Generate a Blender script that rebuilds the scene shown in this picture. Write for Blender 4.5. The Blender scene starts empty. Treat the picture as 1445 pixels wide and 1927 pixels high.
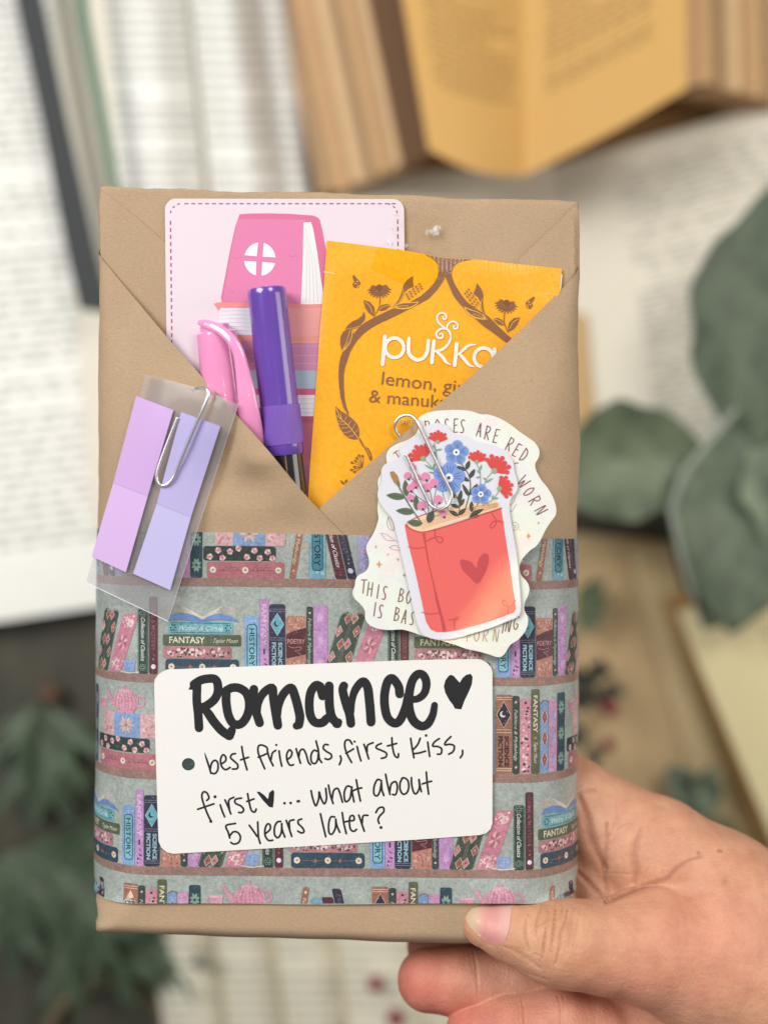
import bpy, math, random
import numpy as np
from mathutils import Vector
from mathutils.geometry import delaunay_2d_cdt
R_ = math.radians
rnd = random.Random(7)

# ------------------------------------------------------------------ frame of the place
# the parcel is held up in front of the lens, looking down on books that lie on a table.
# lengths below are written in sheet units of 0.16 mm
S = 0.00016
D = 0.35 / S                 # lens to parcel
CX, CY = 722.5, 963.5
ZP = 0.30                    # height of the parcel's front over the table top
def Wp(x, y, d=0.0):         # plain position: x right, y down, d towards the lens
    return Vector(((x-CX)*S, (CY-y)*S, ZP+d*S))
def W(X, Y, d=0.0):          # a point read off the photograph at depth d
    k = (D-d)/D
    return Vector(((X-CX)*S*k, (CY-Y)*S*k, ZP+d*S))
CAM = Vector((0, 0, ZP+0.35))
def toward(p, h):            # lift a point h units towards the lens
    v = CAM-p
    return p+v*(h*S/v.length)

# ------------------------------------------------------------------ camera, world, lamps
sc = bpy.context.scene
COL = sc.collection
cam = bpy.data.cameras.new('camera'); camo = bpy.data.objects.new('camera', cam); COL.objects.link(camo)
camo.location = CAM
cam.sensor_fit = 'HORIZONTAL'; cam.sensor_width = 36
cam.lens = 36*0.35/(1445*S)
cam.clip_start = 0.01; cam.clip_end = 20
cam.dof.use_dof = True; cam.dof.focus_distance = 0.35-0.001
cam.dof.aperture_fstop = 4.3
cam.dof.aperture_blades = 0
sc.camera = camo
sc.view_settings.view_transform = 'Standard'; sc.view_settings.look = 'None'
sc.view_settings.exposure = 0.0; sc.view_settings.gamma = 1.0
w = bpy.data.worlds.new('World'); sc.world = w; w.use_nodes = True
w.node_tree.nodes['Background'].inputs[0].default_value = (0.93, 0.97, 1.0, 1)
w.node_tree.nodes['Background'].inputs[1].default_value = 0.23
def area(name, loc, aim, size, power, col=(1, 1, 1), size_y=None):
    l = bpy.data.lights.new(name, 'AREA'); o = bpy.data.objects.new(name, l); COL.objects.link(o)
    l.energy = power; l.color = col; l.shape = 'RECTANGLE'; l.size = size; l.size_y = size_y or size
    o.location = loc
    o.rotation_euler = (Vector(aim)-Vector(loc)).to_track_quat('-Z', 'Y').to_euler()
    return o
area('window_light', (-0.95, 0.65, 1.35), (0, 0, 0.25), 0.7, 23, (1.0, 0.985, 0.96), 0.9)
area('side_window_light', (1.3, 0.15, 0.75), (0, 0, 0.25), 0.5, 6, (1.0, 0.93, 0.84), 0.8)
lm = area('spot_lamp', (0.086, -0.128, 1.34), (0.036, -0.023, 0.3), 0.006, 0.30, (1.0, 0.66, 0.25), 0.20)  # added light, placed to mirror as a golden glare in the flower sticker
lm.rotation_euler.rotate_axis('Z', R_(-62))
area('ceiling_light', (0.55, 0.75, 1.45), (0, 0, 0.25), 0.5, 8.5, (1.0, 0.95, 0.88), 0.5)  # added fill from above, no fixture; brightens parcel and books alike

# ------------------------------------------------------------------ materials
def lin(c):
    if isinstance(c, str):
        c = c.lstrip('#'); c = [int(c[i:i+2], 16)/255 for i in (0, 2, 4)]
    return tuple(x/12.92 if x <= 0.04045 else ((x+0.055)/1.055)**2.4 for x in c)
class NT:
    def __init__(s, name):
        m = bpy.data.materials.new(name); m.use_nodes = True; s.m = m; s.t = m.node_tree
        s.b = s.t.nodes['Principled BSDF']; s.out = s.t.nodes['Material Output']
    def n(s, typ, **kw):
        x = s.t.nodes.new(typ)
        for k, v in kw.items():
            if k in x.inputs: x.inputs[k].default_value = v
            else: setattr(x, k, v)
        return x
    def l(s, a, b): s.t.links.new(a, b)
    def noise(s, scale, detail=4, rough=0.6, coord=None, stretch=None):
        tc = s.n('ShaderNodeTexCoord'); src = tc.outputs['Object']
        if stretch:
            mp = s.n('ShaderNodeMapping'); mp.inputs['Scale'].default_value = stretch
            if len(stretch) > 3: pass
            s.l(src, mp.inputs[0]); src = mp.outputs[0]
        x = s.n('ShaderNodeTexNoise'); x.inputs['Scale'].default_value = scale
        x.inputs['Detail'].default_value = detail; x.inputs['Roughness'].default_value = rough
        s.l(src, x.inputs['Vector']); return x.outputs[0]
    def ramp(s, fac, stops):
        r = s.n('ShaderNodeValToRGB'); e = r.color_ramp.elements
        while len(e) < len(stops): e.new(0.5)
        for i, (p, c) in enumerate(stops):
            e[i].position = p; e[i].color = (c, c, c, 1) if isinstance(c, (int, float)) else (*c, 1)
        s.l(fac, r.inputs[0]); return r.outputs[0]
    def mix(s, a, b, fac, mode='MIX'):
        x = s.n('ShaderNodeMix'); x.data_type = 'RGBA'; x.blend_type = mode
        for v, i in ((fac, 0), (a, 6), (b, 7)):
            if hasattr(v, 'is_linked'): s.l(v, x.inputs[i])
            elif i == 0: x.inputs[0].default_value = v
            else: x.inputs[i].default_value = (*v, 1)
        return x.outputs[2]
    def bump(s, h, strength=0.3, dist=0.0002):
        x = s.n('ShaderNodeBump'); x.inputs['Strength'].default_value = strength
        x.inputs['Distance'].default_value = dist; s.l(h, x.inputs['Height'])
        s.l(x.outputs[0], s.b.inputs['Normal']); return x
    def set(s, **kw):
        for k, v in kw.items():
            k = k.replace('_', ' ')
            if hasattr(v, 'is_linked'): s.l(v, s.b.inputs[k])
            else: s.b.inputs[k].default_value = (*v, 1) if isinstance(v, tuple) and len(v) == 3 and 'Radius' not in k else v
        return s
def plain(name, c, rough=0.6, grain=0.06, gs=2500, bump=0.15, **kw):
    t = NT(name); c = lin(c)
    nz = t.noise(gs, 5)
    f = t.ramp(nz, [(0.3, 1-grain*1.5), (0.7, 1+0*grain)])
    t.set(Base_Color=t.mix(c, f, 1.0, 'MULTIPLY'), Roughness=rough, **kw)
    if bump: t.bump(nz, bump, 0.00004)
    return t.m
def kraft_mat(name, c=(0.470, 0.332, 0.208)):
    t = NT(name)
    fine = t.noise(5200, 6, 0.7)
    fib = t.noise(900, 5, 0.65, stretch=(1.0, 2.6, 1.0))
    big = t.noise(38, 3, 0.5)
    fleck = t.noise(1500, 3, 0.55, stretch=(1.0, 1.7, 1.0))
    light = t.noise(1350, 3, 0.5, stretch=(1.6, 0.8, 1.0))
    col = t.mix(tuple(x*0.82 for x in c), tuple(min(1, x*1.13) for x in c), t.ramp(fine, [(0.30, 0.0), (0.72, 1.0)]))
    col = t.mix(col, t.ramp(fib, [(0.32, 0.88), (0.68, 1.05)]), 1.0, 'MULTIPLY')
    col = t.mix(col, t.ramp(big, [(0.3, 0.93), (0.7, 1.05)]), 1.0, 'MULTIPLY')
    col = t.mix(col, (0.16, 0.095, 0.055), t.ramp(fleck, [(0.285, 0.8), (0.325, 0.0)]))
    col = t.mix(col, (0.66, 0.52, 0.38), t.ramp(light, [(0.70, 0.0), (0.76, 0.5)]))
    t.set(Base_Color=col, Roughness=0.72, Specular_IOR_Level=0.3)
    h = t.mix(fine, t.noise(160, 4, 0.6), 0.6)
    t.bump(t.mix(h, t.noise(45, 4, 0.55), 0.35), 0.38, 0.00030)
    return t.m
def print_mat(name, rough=0.5, grunge=0.0, coat=0.0, spec=0.5, grain=0.04, bumpy=0.0, film=0.0, metal=0.0, pale=None):
    t = NT(name)
    a = t.n('ShaderNodeAttribute'); a.attribute_name = 'Col'
    col = a.outputs['Color']
    nz = t.noise(2600, 5, 0.7)
    col = t.mix(col, t.ramp(nz, [(0.3, 1-grain*2), (0.7, 1.0)]), 1.0, 'MULTIPLY')
    if grunge:
        g = t.noise(950, 8, 0.82); sp = t.noise(2100, 3, 0.6); cl = t.noise(130, 4, 0.6)
        col = t.mix(col, t.ramp(g, [(0.33, 1-grunge*1.1), (0.68, 1+grunge*0.75)]), 1.0, 'MULTIPLY')
        col = t.mix(col, t.ramp(cl, [(0.3, 1-grunge*0.5), (0.7, 1+grunge*0.3)]), 1.0, 'MULTIPLY')
        col = t.mix(col, (0.05, 0.06, 0.055), t.ramp(sp, [(0.285, 0.85), (0.32, 0.0)]))
        col = t.mix(col, (0.75, 0.78, 0.76), t.ramp(t.noise(1800, 4, 0.7), [(0.60, 0.0), (0.72, 0.32*grunge/0.3)]))
    t.set(Base_Color=col, Roughness=rough, Coat_Weight=coat, Specular_IOR_Level=spec, Metallic=metal)
    if coat: t.set(Coat_Roughness=0.12)
    if film:
        t.set(Thin_Film_Thickness=film, Thin_Film_IOR=1.6)
    if bumpy: t.bump(t.noise(90, 4, 0.5), bumpy, 0.0004)
    return t.m

# ------------------------------------------------------------------ objects
ORG = {}
def tag(o, label=None, cat=None, group=None, kind=None):
    if label: o['label'] = label
    if cat: o['category'] = cat
    if group: o['group'] = group
    if kind: o['kind'] = kind
    return o
def empty(name, loc, label=None, cat=None, group=None):
    o = bpy.data.objects.new(name, None); COL.objects.link(o); o.empty_display_size = 0.01
    o.location = loc; ORG[o.name] = Vector(loc)
    return tag(o, label, cat, group)
def mesh_obj(name, verts, faces, mat=None, parent=None, smooth=False, cols=None, origin=None):
    V = np.array([tuple(v) for v in verts], dtype=np.float64)
    c = V.mean(axis=0) if origin is None else np.array(origin)
    me = bpy.data.meshes.new(name)
    me.from_pydata((V-c).tolist(), [], faces)
    if cols is not None:
        at = me.color_attributes.new('Col', 'FLOAT_COLOR', 'POINT')
        a = np.ones((len(V), 4), dtype=np.float32); a[:, :3] = np.array(cols, dtype=np.float32)[:, :3]
        at.data.foreach_set('color', a.ravel())
    if smooth: me.polygons.foreach_set('use_smooth', [True]*len(me.polygons))
    me.validate(); me.update()
    o = bpy.data.objects.new(name, me); COL.objects.link(o)
    if mat:
        for m in (mat if isinstance(mat, (list, tuple)) else [mat]): me.materials.append(m)
    o.location = c
    ORG[o.name] = Vector(c)
    if parent:
        o.parent = parent; o.location = Vector(c)-ORG[parent.name]
    return o

# ------------------------------------------------------------------ plane geometry
def crom(pts, closed=False, step=3.0):
    P = [Vector((p[0], p[1])) for p in pts]; n = len(P)
    if n < 3 and not closed:
        L = (P[1]-P[0]).length; k = max(1, int(L/step))
        return [tuple(P[0].lerp(P[1], i/k)) for i in range(k+1)]
    out = []
    for i in range(n if closed else n-1):
        p0 = P[(i-1) % n] if closed or i > 0 else P[0]*2-P[1]
        p1 = P[i]; p2 = P[(i+1) % n]
        p3 = P[(i+2) % n] if closed or i+2 < n else P[-1]*2-P[-2]
        k = max(1, int((p2-p1).length/step+0.5))
        for j in range(k):
            t = j/k; t2 = t*t; t3 = t2*t
            out.append(tuple(0.5*((2*p1)+(p2-p0)*t+(2*p0-5*p1+4*p2-p3)*t2+(3*p1-p0-3*p2+p3)*t3)))
    if not closed: out.append(tuple(P[-1]))
    return out
def Z(x0, y0, s, pts): return [(x0+p[0]/s, y0+p[1]/s)+tuple(p[2:]) for p in pts]
def rrect(x0, y0, x1, y1, r, n=5):
    o = []
    for cx, cy, a0 in ((x1-r, y0+r, -90), (x1-r, y1-r, 0), (x0+r, y1-r, 90), (x0+r, y0+r, 180)):
        for i in range(n+1):
            a = R_(a0+90*i/n); o.append((cx+r*math.cos(a), cy+r*math.sin(a)))
    return o
def ell(cx, cy, rx, ry=None, n=14, a0=0, a1=360, rot=0):
    ry = rx if ry is None else ry; o = []; full = abs(a1-a0) >= 360
    for i in range(n if full else n+1):
        a = R_(a0+(a1-a0)*i/n); x = rx*math.cos(a); y = ry*math.sin(a)
        c, s_ = math.cos(R_(rot)), math.sin(R_(rot)); o.append((cx+x*c-y*s_, cy+x*s_+y*c))
    return o
def inside(p, poly):
    x, y = p; r = False; j = len(poly)-1
    for i in range(len(poly)):
        a, b = poly[i], poly[j]
        if (a[1] > y) != (b[1] > y) and x < (b[0]-a[0])*(y-a[1])/(b[1]-a[1])+a[0]: r = not r
        j = i
    return r
def fill(outline, holes=(), step=None):
    V = []; E = []
    for lp in [outline]+list(holes):
        b = len(V); n = len(lp); V += [Vector((p[0], p[1])) for p in lp]
        E += [(b+i, b+(i+1) % n) for i in range(n)]
    if step:
        xs = [p[0] for p in outline]; ys = [p[1] for p in outline]
        nx = int((max(xs)-min(xs))/step)+1; ny = int((max(ys)-min(ys))/step)+1
        for i in range(nx):
            for j in range(ny):
                p = (min(xs)+(i+0.5)*step+((j % 2)-.5)*step*.1, min(ys)+(j+0.5)*step)
                if inside(p, outline) and not any(inside(p, h) for h in holes): V.append(Vector(p))
    r = delaunay_2d_cdt(V, E, [], 0, 1e-5)
    v = [(p.x, p.y) for p in r[0]]; f = []
    for t in r[2]:
        c = (sum(v[i][0] for i in t)/3, sum(v[i][1] for i in t)/3)
        if inside(c, outline) and not any(inside(c, h) for h in holes):
            a, b, d_ = (v[i] for i in t)
            ar = (b[0]-a[0])*(d_[1]-a[1])-(b[1]-a[1])*(d_[0]-a[0])
            f.append(tuple(t) if ar < 0 else (t[0], t[2], t[1]))
    return v, f
def sheet(name, outline, fm, th, mat, parent=None, holes=(), step=14, smooth=True, resample=True, col=None):
    """a sheet of paper, card or film: outline in the plane, fm(x, y, off) lays it on what carries it"""
    def dens(lp):
        o = []
        for i in range(len(lp)):
            a = lp[i]; b = lp[(i+1) % len(lp)]; L = math.hypot(b[0]-a[0], b[1]-a[1])
            k = max(1, int(L/step+0.5)) if resample else 1
            o += [(a[0]+(b[0]-a[0])*j/k, a[1]+(b[1]-a[1])*j/k) for j in range(k)]
        return o
    outline = dens(outline); holes = [dens(h) for h in holes]
    v, f = fill(outline, holes, step)
    n = len(v)
    V = [fm(x, y, th) for x, y in v]+[fm(x, y, 0) for x, y in v]
    F_ = list(f)+[(a+n, c+n, b+n) for a, b, c in f]
    cnt = {}
    for t in f:
        for i in range(3):
            e = (t[i], t[(i+1) % 3]); cnt[e] = 1
    for a, b in list(cnt):
        if (b, a) not in cnt: F_.append((b, a, a+n, b+n))
    o = mesh_obj(name, V, F_, mat, parent, False, [lin(col)]*len(V) if col else None)
    if smooth:
        o.data.polygons.foreach_set('use_smooth', [i < 2*len(f) for i in range(len(o.data.polygons))])
        # keep the rim crisp
        for e in o.data.edges:
            pass
        try: o.data.set_sharp_from_angle(angle=R_(35))
        except Exception: pass
    return o
_glyph = {}
def text_tris(s, bold=0.0, shear=0.0):
    k = (s, bold, shear)
    if k in _glyph: return _glyph[k]
    c = bpy.data.curves.new('t', 'FONT'); c.body = s; c.size = 1; c.offset = bold; c.shear = shear; c.resolution_u = 3
    c.dimensions = '2D'; c.fill_mode = 'FRONT'
    o = bpy.data.objects.new('t', c); COL.objects.link(o)
    dg = bpy.context.evaluated_depsgraph_get(); dg.update()
    me = bpy.data.meshes.new_from_object(o.evaluated_get(dg)); me.calc_loop_triangles()
    V = [(v.co.x, v.co.y) for v in me.vertices]; T_ = [tuple(t.vertices) for t in me.loop_triangles]
    bpy.data.objects.remove(o); bpy.data.curves.remove(c); bpy.data.meshes.remove(me)
    xs = [v[0] for v in V]; ys = [v[1] for v in V]
    _glyph[k] = (V, T_, min(xs), max(xs), min(ys), max(ys)); return _glyph[k]
class Print:
    """flat print: inked shapes laid 3 to 5 microns over the sheet that carries them"""
    def __init__(s, fm, base=0.5, clips=(), sub=None, lay=0.1):
        s.fm = fm; s.base = base; s.clips = clips; s.sub = sub; s.lay = lay
        s.V = []; s.F = []; s.C = []; s.T = lambda a, b: (a, b); s.jit = 0; s.tilt = 0.004
    def tri(s, V, T_, col, L, offs=None):
        col = lin(col) if isinstance(col, str) else col
        P = [s.T(*p[:2]) for p in V]
        s.jit += 1; base = s.base+L*s.lay+(s.jit % 22)*0.042*s.lay
        if not s.clips and not s.sub:
            b = len(s.V)
            for i, p in enumerate(P):
                s.V.append(s.fm(p[0], p[1], base+(offs[i] if offs else 0))); s.C.append(col)
            for t in T_:
                a, b2, c = (P[i] for i in t)
                ar = (b2[0]-a[0])*(c[1]-a[1])-(b2[1]-a[1])*(c[0]-a[0])
                s.F.append((b+t[0], b+t[1], b+t[2]) if ar < 0 else (b+t[0], b+t[2], b+t[1]))
            return
        for t in T_:
            poly = [P[i]+((offs[i] if offs else 0),) for i in t]
            for (nx, ny, c) in s.clips:
                out = []
                for i in range(len(poly)):
                    a = poly[i]; b = poly[(i+1) % len(poly)]
                    da = nx*a[0]+ny*a[1]-c; db = nx*b[0]+ny*b[1]-c
                    if da >= 0: out.append(a)
                    if (da >= 0) != (db >= 0):
                        q = da/(da-db); out.append(tuple(a[k]+(b[k]-a[k])*q for k in range(3)))
                poly = out
                if len(poly) < 3: break
            if len(poly) < 3: continue
            st = [(poly[0], poly[i], poly[i+1]) for i in range(1, len(poly)-1)]
            while st:
                a, b, c = st.pop()
                if s.sub:
                    m, lim = max((math.dist(a[:2], b[:2]), 0), (math.dist(b[:2], c[:2]), 1), (math.dist(c[:2], a[:2]), 2)), s.sub(a)
                    if m[0] > lim:
                        if m[1] == 1: a, b, c = b, c, a
                        elif m[1] == 2: a, b, c = c, a, b
                        q = tuple((a[k]+b[k])/2 for k in range(3))
                        st += [(a, q, c), (q, b, c)]; continue
                ar = (b[0]-a[0])*(c[1]-a[1])-(b[1]-a[1])*(c[0]-a[0])
                if abs(ar) < 1e-6: continue
                if ar > 0: b, c = c, b
                k = len(s.V)
                for p in (a, b, c): s.V.append(s.fm(p[0], p[1], base+p[2])); s.C.append(col)
                s.F.append((k, k+1, k+2))
    def poly(s, pts, col, L=0, holes=(), smooth=0):
        if smooth: pts = crom(pts, True, smooth)
        if len(pts) == 4 and not holes: s.tri(pts, [(0, 1, 2), (0, 2, 3)], col, L); return
        v, f = fill(pts, holes); s.tri(v, f, col, L)
    def fan(s, pts, col, L=0):          # convex shapes
        s.tri(pts, [(0, i, i+1) for i in range(1, len(pts)-1)], col, L)
    def rect(s, x0, y0, x1, y1, col, L=0): s.tri([(x0, y0), (x1, y0), (x1, y1), (x0, y1)], [(0, 1, 2), (0, 2, 3)], col, L)
    def disc(s, x, y, r, col, L=0, n=10, ry=None, rot=0): s.fan(ell(x, y, r, ry, n, rot=rot), col, L)
    def stroke(s, pts, wd, col, L=0, smooth=True, closed=False, step=3.0, caps=True, tilt=None):
        tilt = s.tilt if tilt is None else tilt
        if len(pts[0]) > 2: wd = [p[2] for p in pts]
        n0 = len(pts)
        if smooth: q = crom(pts, closed, step)
        else: q = [tuple(p[:2]) for p in pts]
        if closed: q = q+[q[0]]
        n = len(q); V = []; off = []; acc = 0
        for i, p in enumerate(q):
            a = q[max(0, i-1)]; b = q[min(n-1, i+1)]
            if closed and i in (0, n-1): a = q[-2]; b = q[1]
            dx, dy = b[0]-a[0], b[1]-a[1]; l = math.hypot(dx, dy) or 1
            if isinstance(wd, (list, tuple)):
                t = i/(n-1)*(len(wd)-1); k = min(int(t), len(wd)-2); ww = wd[k]+(wd[k+1]-wd[k])*(t-k)
            else: ww = wd
            ww /= 2; V += [(p[0]-dy/l*ww, p[1]+dx/l*ww), (p[0]+dy/l*ww, p[1]-dx/l*ww)]
            if i: acc += math.dist(p, q[i-1])
            off += [acc*tilt]*2
        T_ = []
        for i in range(n-1): T_ += [(2*i, 2*i+1, 2*i+3), (2*i, 2*i+3, 2*i+2)]
        s.tri(V, T_, col, L, off)
        if caps and not closed:
            for (p, wv, o) in ((q[0], (wd[0] if isinstance(wd, (list, tuple)) else wd), 0.02), (q[-1], (wd[-1] if isinstance(wd, (list, tuple)) else wd), acc*tilt+0.02)):
                if wv > 0.8:
                    e = ell(p[0], p[1], wv/2, n=10); s.tri(e, [(0, i, i+1) for i in range(1, 9)], col, L, [o]*10)
    def text(s, string, x, y, h=None, w=None, ang=0, col='#000000', L=0, bold=0.0, shear=0.0, center=False, vx=None):
        """x,y: left end of the base line; ang clockwise degrees; h height of the glyph box, w width"""
        V, T_, x0, x1, y0, y1 = text_tris(string, bold, shear)
        sy = h/(y1-max(y0, 0) if y0 >= -0.02 else y1); sx = w/(x1-x0) if w else sy
        c, q = math.cos(R_(ang)), math.sin(R_(ang)); P = []
        for a, b in V:
            a = (a-x0)*sx-(w/2 if center and w else 0); b = -b*sy
            P.append((x+a*c-b*q, y+a*q+b*c))
        s.tri(P, T_, col, L)
    def leaf(s, p0, p1, wd, col, L=0, bend=0.0, vein=None, vw=0.8):
        dx, dy = p1[0]-p0[0], p1[1]-p0[1]; l = math.hypot(dx, dy); ux, uy = dx/l, dy/l
        up, dn, mid = [], [], []
        for i in range(9):
            t = i/8; a = math.sin(math.pi*t**0.85)**0.8*wd/2; bb = bend*math.sin(math.pi*t)*l
            c = (p0[0]+dx*t-uy*bb, p0[1]+dy*t+ux*bb); mid.append(c)
            up.append((c[0]-uy*a, c[1]+ux*a)); dn.append((c[0]+uy*a, c[1]-ux*a))
        V = []; T_ = []
        for i in range(9): V += [up[i], dn[i]]
        for i in range(8): T_ += [(2*i, 2*i+1, 2*i+3), (2*i, 2*i+3, 2*i+2)]
        s.tri(V, T_, col, L)
        if vein: s.stroke(mid[1:8], vw, vein, L+1, caps=False)
    def build(s, name, mat, parent): return mesh_obj(name, s.V, s.F, mat, parent, False, s.C)
def tube(path, r, n=10, caps=True):
    """path of Vectors (metres), radius a number or list"""
    V = []; F_ = []; m = len(path); up = Vector((0, 0, 1))
    for i, p in enumerate(path):
        t = (path[min(m-1, i+1)]-path[max(0, i-1)]).normalized()
        a = t.cross(up)
        if a.length < 1e-4: a = t.cross(Vector((0, 1, 0)))
        a.normalize(); b = a.cross(t).normalized()
        rr = r[i] if isinstance(r, (list, tuple)) else r
        for k in range(n):
            q = 2*math.pi*k/n; V.append(p+a*(rr*math.cos(q))+b*(rr*math.sin(q)))
    for i in range(m-1):
        for k in range(n):
            F_.append((i*n+k, i*n+(k+1) % n, (i+1)*n+(k+1) % n, (i+1)*n+k))
    if caps: F_ += [tuple(reversed(range(n))), tuple(range((m-1)*n, m*n))]
    return V, F_
def sstep(a, b, x):
    t = min(1, max(0, (x-a)/(b-a))); return t*t*(3-2*t)
# ------------------------------------------------------------------ the wrapped parcel
TH = 190.0                                    # thickness of the book inside
def Aof(v): return 10+(142*sstep(380, 1120, v))*(1-0.86*sstep(1672, 1768, v))
_rows = {}
def flat_span(v):
    k = int(max(300, min(1800, v))//4)
    if k in _rows: return _rows[k]
    vv = k*4; A = Aof(vv); R = A*0.92
    tL = (vv-350)/1407; XL = 189.5-9.5*tL+0.7*math.sin(vv/67.0)+0.35*math.sin(vv/13.0)
    XR = 1088.5-5*tL+1.0*math.sin(vv/65.0+1)+0.35*math.sin(vv/13.0)
    hl = hr = 1e9
    for i in range(31):
        th = R_(3*i); m = (D+A*(1-math.cos(th)))/D
        hl = min(hl, (CX-XL)*m+0-R*math.sin(th)); hr = min(hr, (XR-CX)*m-R*math.sin(th))
    _rows[k] = (CX-hl, CX+hr); return _rows[k]
def _side(s, R, A, T):
    m = (R+A)/2; q = s/m
    if q < math.pi/2: return R*math.sin(q), A*(1-math.cos(q)), math.sin(q), math.cos(q)
    r = s-m*math.pi/2; dn = A+r
    if dn <= T: return R, dn, 1.0, 0.0
    return R-(dn-T), T, 0.0, -1.0
def bottom_flat(u):
    u_ = min(1090, max(175, u)); Yb = 1757+(u_-180)*0.026+0.8*math.sin(u_/91.0)
    A, R = 92, 40; return CY+min((Yb-CY)*(D+A*(1-math.cos(R_(3*i))))/D-R*math.sin(R_(3*i)) for i in range(31))
_bf = {}
def F(u, v, off=0.0):
    """lays sheet coordinates on the front of the parcel: flat in the middle, rolled back at the sides"""
    uL, uR = flat_span(v); A = Aof(v); R = A*0.92; nx = ny = 0.0; nz = 1.0; d1 = d2 = 0.0; x = u; y = v
    if u < uL:
        o, d1, a, nz = _side(uL-u, R, A, TH); x = uL-o; nx = -a
    elif u > uR:
        o, d1, a, nz = _side(u-uR, R, A, TH); x = uR+o; nx = a
    k = int(u//4)
    if k not in _bf: _bf[k] = bottom_flat(k*4)
    vb = _bf[k]; vt = 350+(u-190)*0.0305+1.0*math.sin(u/33.0)+0.5*math.sin(u/7.0)+4
    if v > vb:
        o, d2, a, b = _side(v-vb, 40, 92, TH); y = vb+o; ny = a; nz *= b
    elif v < vt:
        o, d2, a, b = _side(vt-v, 5, 5, TH); y = vt-o; ny = -a; nz *= b
    d = -min(TH, d1+d2)
    x = CX+(x-CX)*(1+min(d2, 110)/D)
    l = math.sqrt(nx*nx+ny*ny+nz*nz) or 1
    return Wp(x+nx/l*off, y+ny/l*off, d+nz/l*off)
def grid_sheet(name, us, vs, fm, mat, parent, kind=None):
    V = [fm(u, v) for v in vs for u in us]; n = len(us)
    Fc = [(j*n+i, (j+1)*n+i, (j+1)*n+i+1, j*n+i+1) for j in range(len(vs)-1) for i in range(n-1)]
    return mesh_obj(name, V, Fc, mat, parent, True)
KRAFT = kraft_mat('kraft_paper'); KRAFT2 = kraft_mat('kraft_paper_flap', (0.490, 0.346, 0.216))
parcel = empty('wrapped_parcel', Wp(640, 1060, -TH), 'book-sized parcel wrapped in brown kraft paper, held up by a hand', 'parcel')
us = [-60+i*8 for i in range(0, 176)]
vs = [345-150+i*16 for i in range(9)]+[345-4+i*2 for i in range(0, 10)]+[366+i*9 for i in range(0, 158)]+[1790+i*12 for i in range(0, 14)]
crumple = lambda u, v: 1.1*math.sin(u/63+v/91)+0.9*math.sin(v/47-u/120)+0.5*math.sin(u/23+v/31)
grid_sheet('paper_body', us, vs, lambda u, v: F(u, v, crumple(u, v)), KRAFT, parcel)
# the folded-in side panels, one layer up
def layer(h):
    return lambda u, v, off: toward(F(u, v, 1.2+crumple(u, v)), h+off)
P1 = lambda u, v, off: toward(F(u, v, 1.6+crumple(u, v)), 1.0+off)
sheet('fold_panel', [(191, 356), (250, 402), (312, 457), (400, 540), (560, 700), (600, 760), (560, 960), (190, 960), (150, 940), (150, 480), (178, 420)], P1, 1.6, KRAFT, parcel, step=16)
sheet('fold_panel', [(1086, 383), (1040, 428), (975, 490), (930, 530), (800, 700), (800, 960), (1090, 960), (1130, 900), (1130, 500), (1100, 420)], P1, 1.6, KRAFT, parcel, step=16)
# axes of the two pens in the pocket
PINK = ((405, 600, 34), (462, 880, 2)); PURP = ((501, 541, 42), (551, 990, 2))
def dseg(x, y, a, b):
    dx, dy = b[0]-a[0], b[1]-a[1]; t = ((x-a[0])*dx+(y-a[1])*dy)/(dx*dx+dy*dy); t = min(1, max(0, t))
    return math.hypot(x-a[0]-dx*t, y-a[1]-dy*t)
def pens(x, y):
    f = 1-sstep(860, 1012, y)
    a = 38*math.exp(-(dseg(x, y, (425, 640), (478, 850))/44)**2)+31*math.exp(-(dseg(x, y, PURP[0], (545, 930))/54)**2)
    return min(a, 42)*f
def hR(x, y):
    return (5+17*(1-sstep(985, 1075, x)))*(1-0.45*sstep(950, 1015, y))+2.0*math.sin(x/45+y/70)*0.5
def hL(x, y):
    return (5+21*sstep(195, 320, x))*(1-0.40*sstep(950, 1015, y))+pens(x, y)*sstep(300, 400, x)
right_edge = crom([(600, 957), (700, 868), (800, 781), (900, 696), (1000, 600), (1060, 540), (1078, 522), (1092, 500)], step=14)
sheet('pocket_flap', right_edge+[(1130, 520), (1140, 700), (1150, 960), (1150, 1030), (640, 1030), (585, 1012), (560, 990)],
      lambda u, v, off: toward(F(u, v, 1.5+crumple(u, v)), hR(u, v)+off), 1.8, KRAFT2, parcel, step=13)
left_edge = crom([(176, 468), (193, 487), (240, 545), (330, 652), (420, 752), (500, 842), (570, 926), (646, 1006)], step=12)
sheet('pocket_flap', left_edge+[(652, 1032), (400, 1030), (120, 1030), (120, 900), (130, 560), (150, 440)],
      lambda u, v, off: toward(F(u, v, 1.5+crumple(u, v)), hL(u, v)+off), 1.8, KRAFT2, parcel, step=12)

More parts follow.
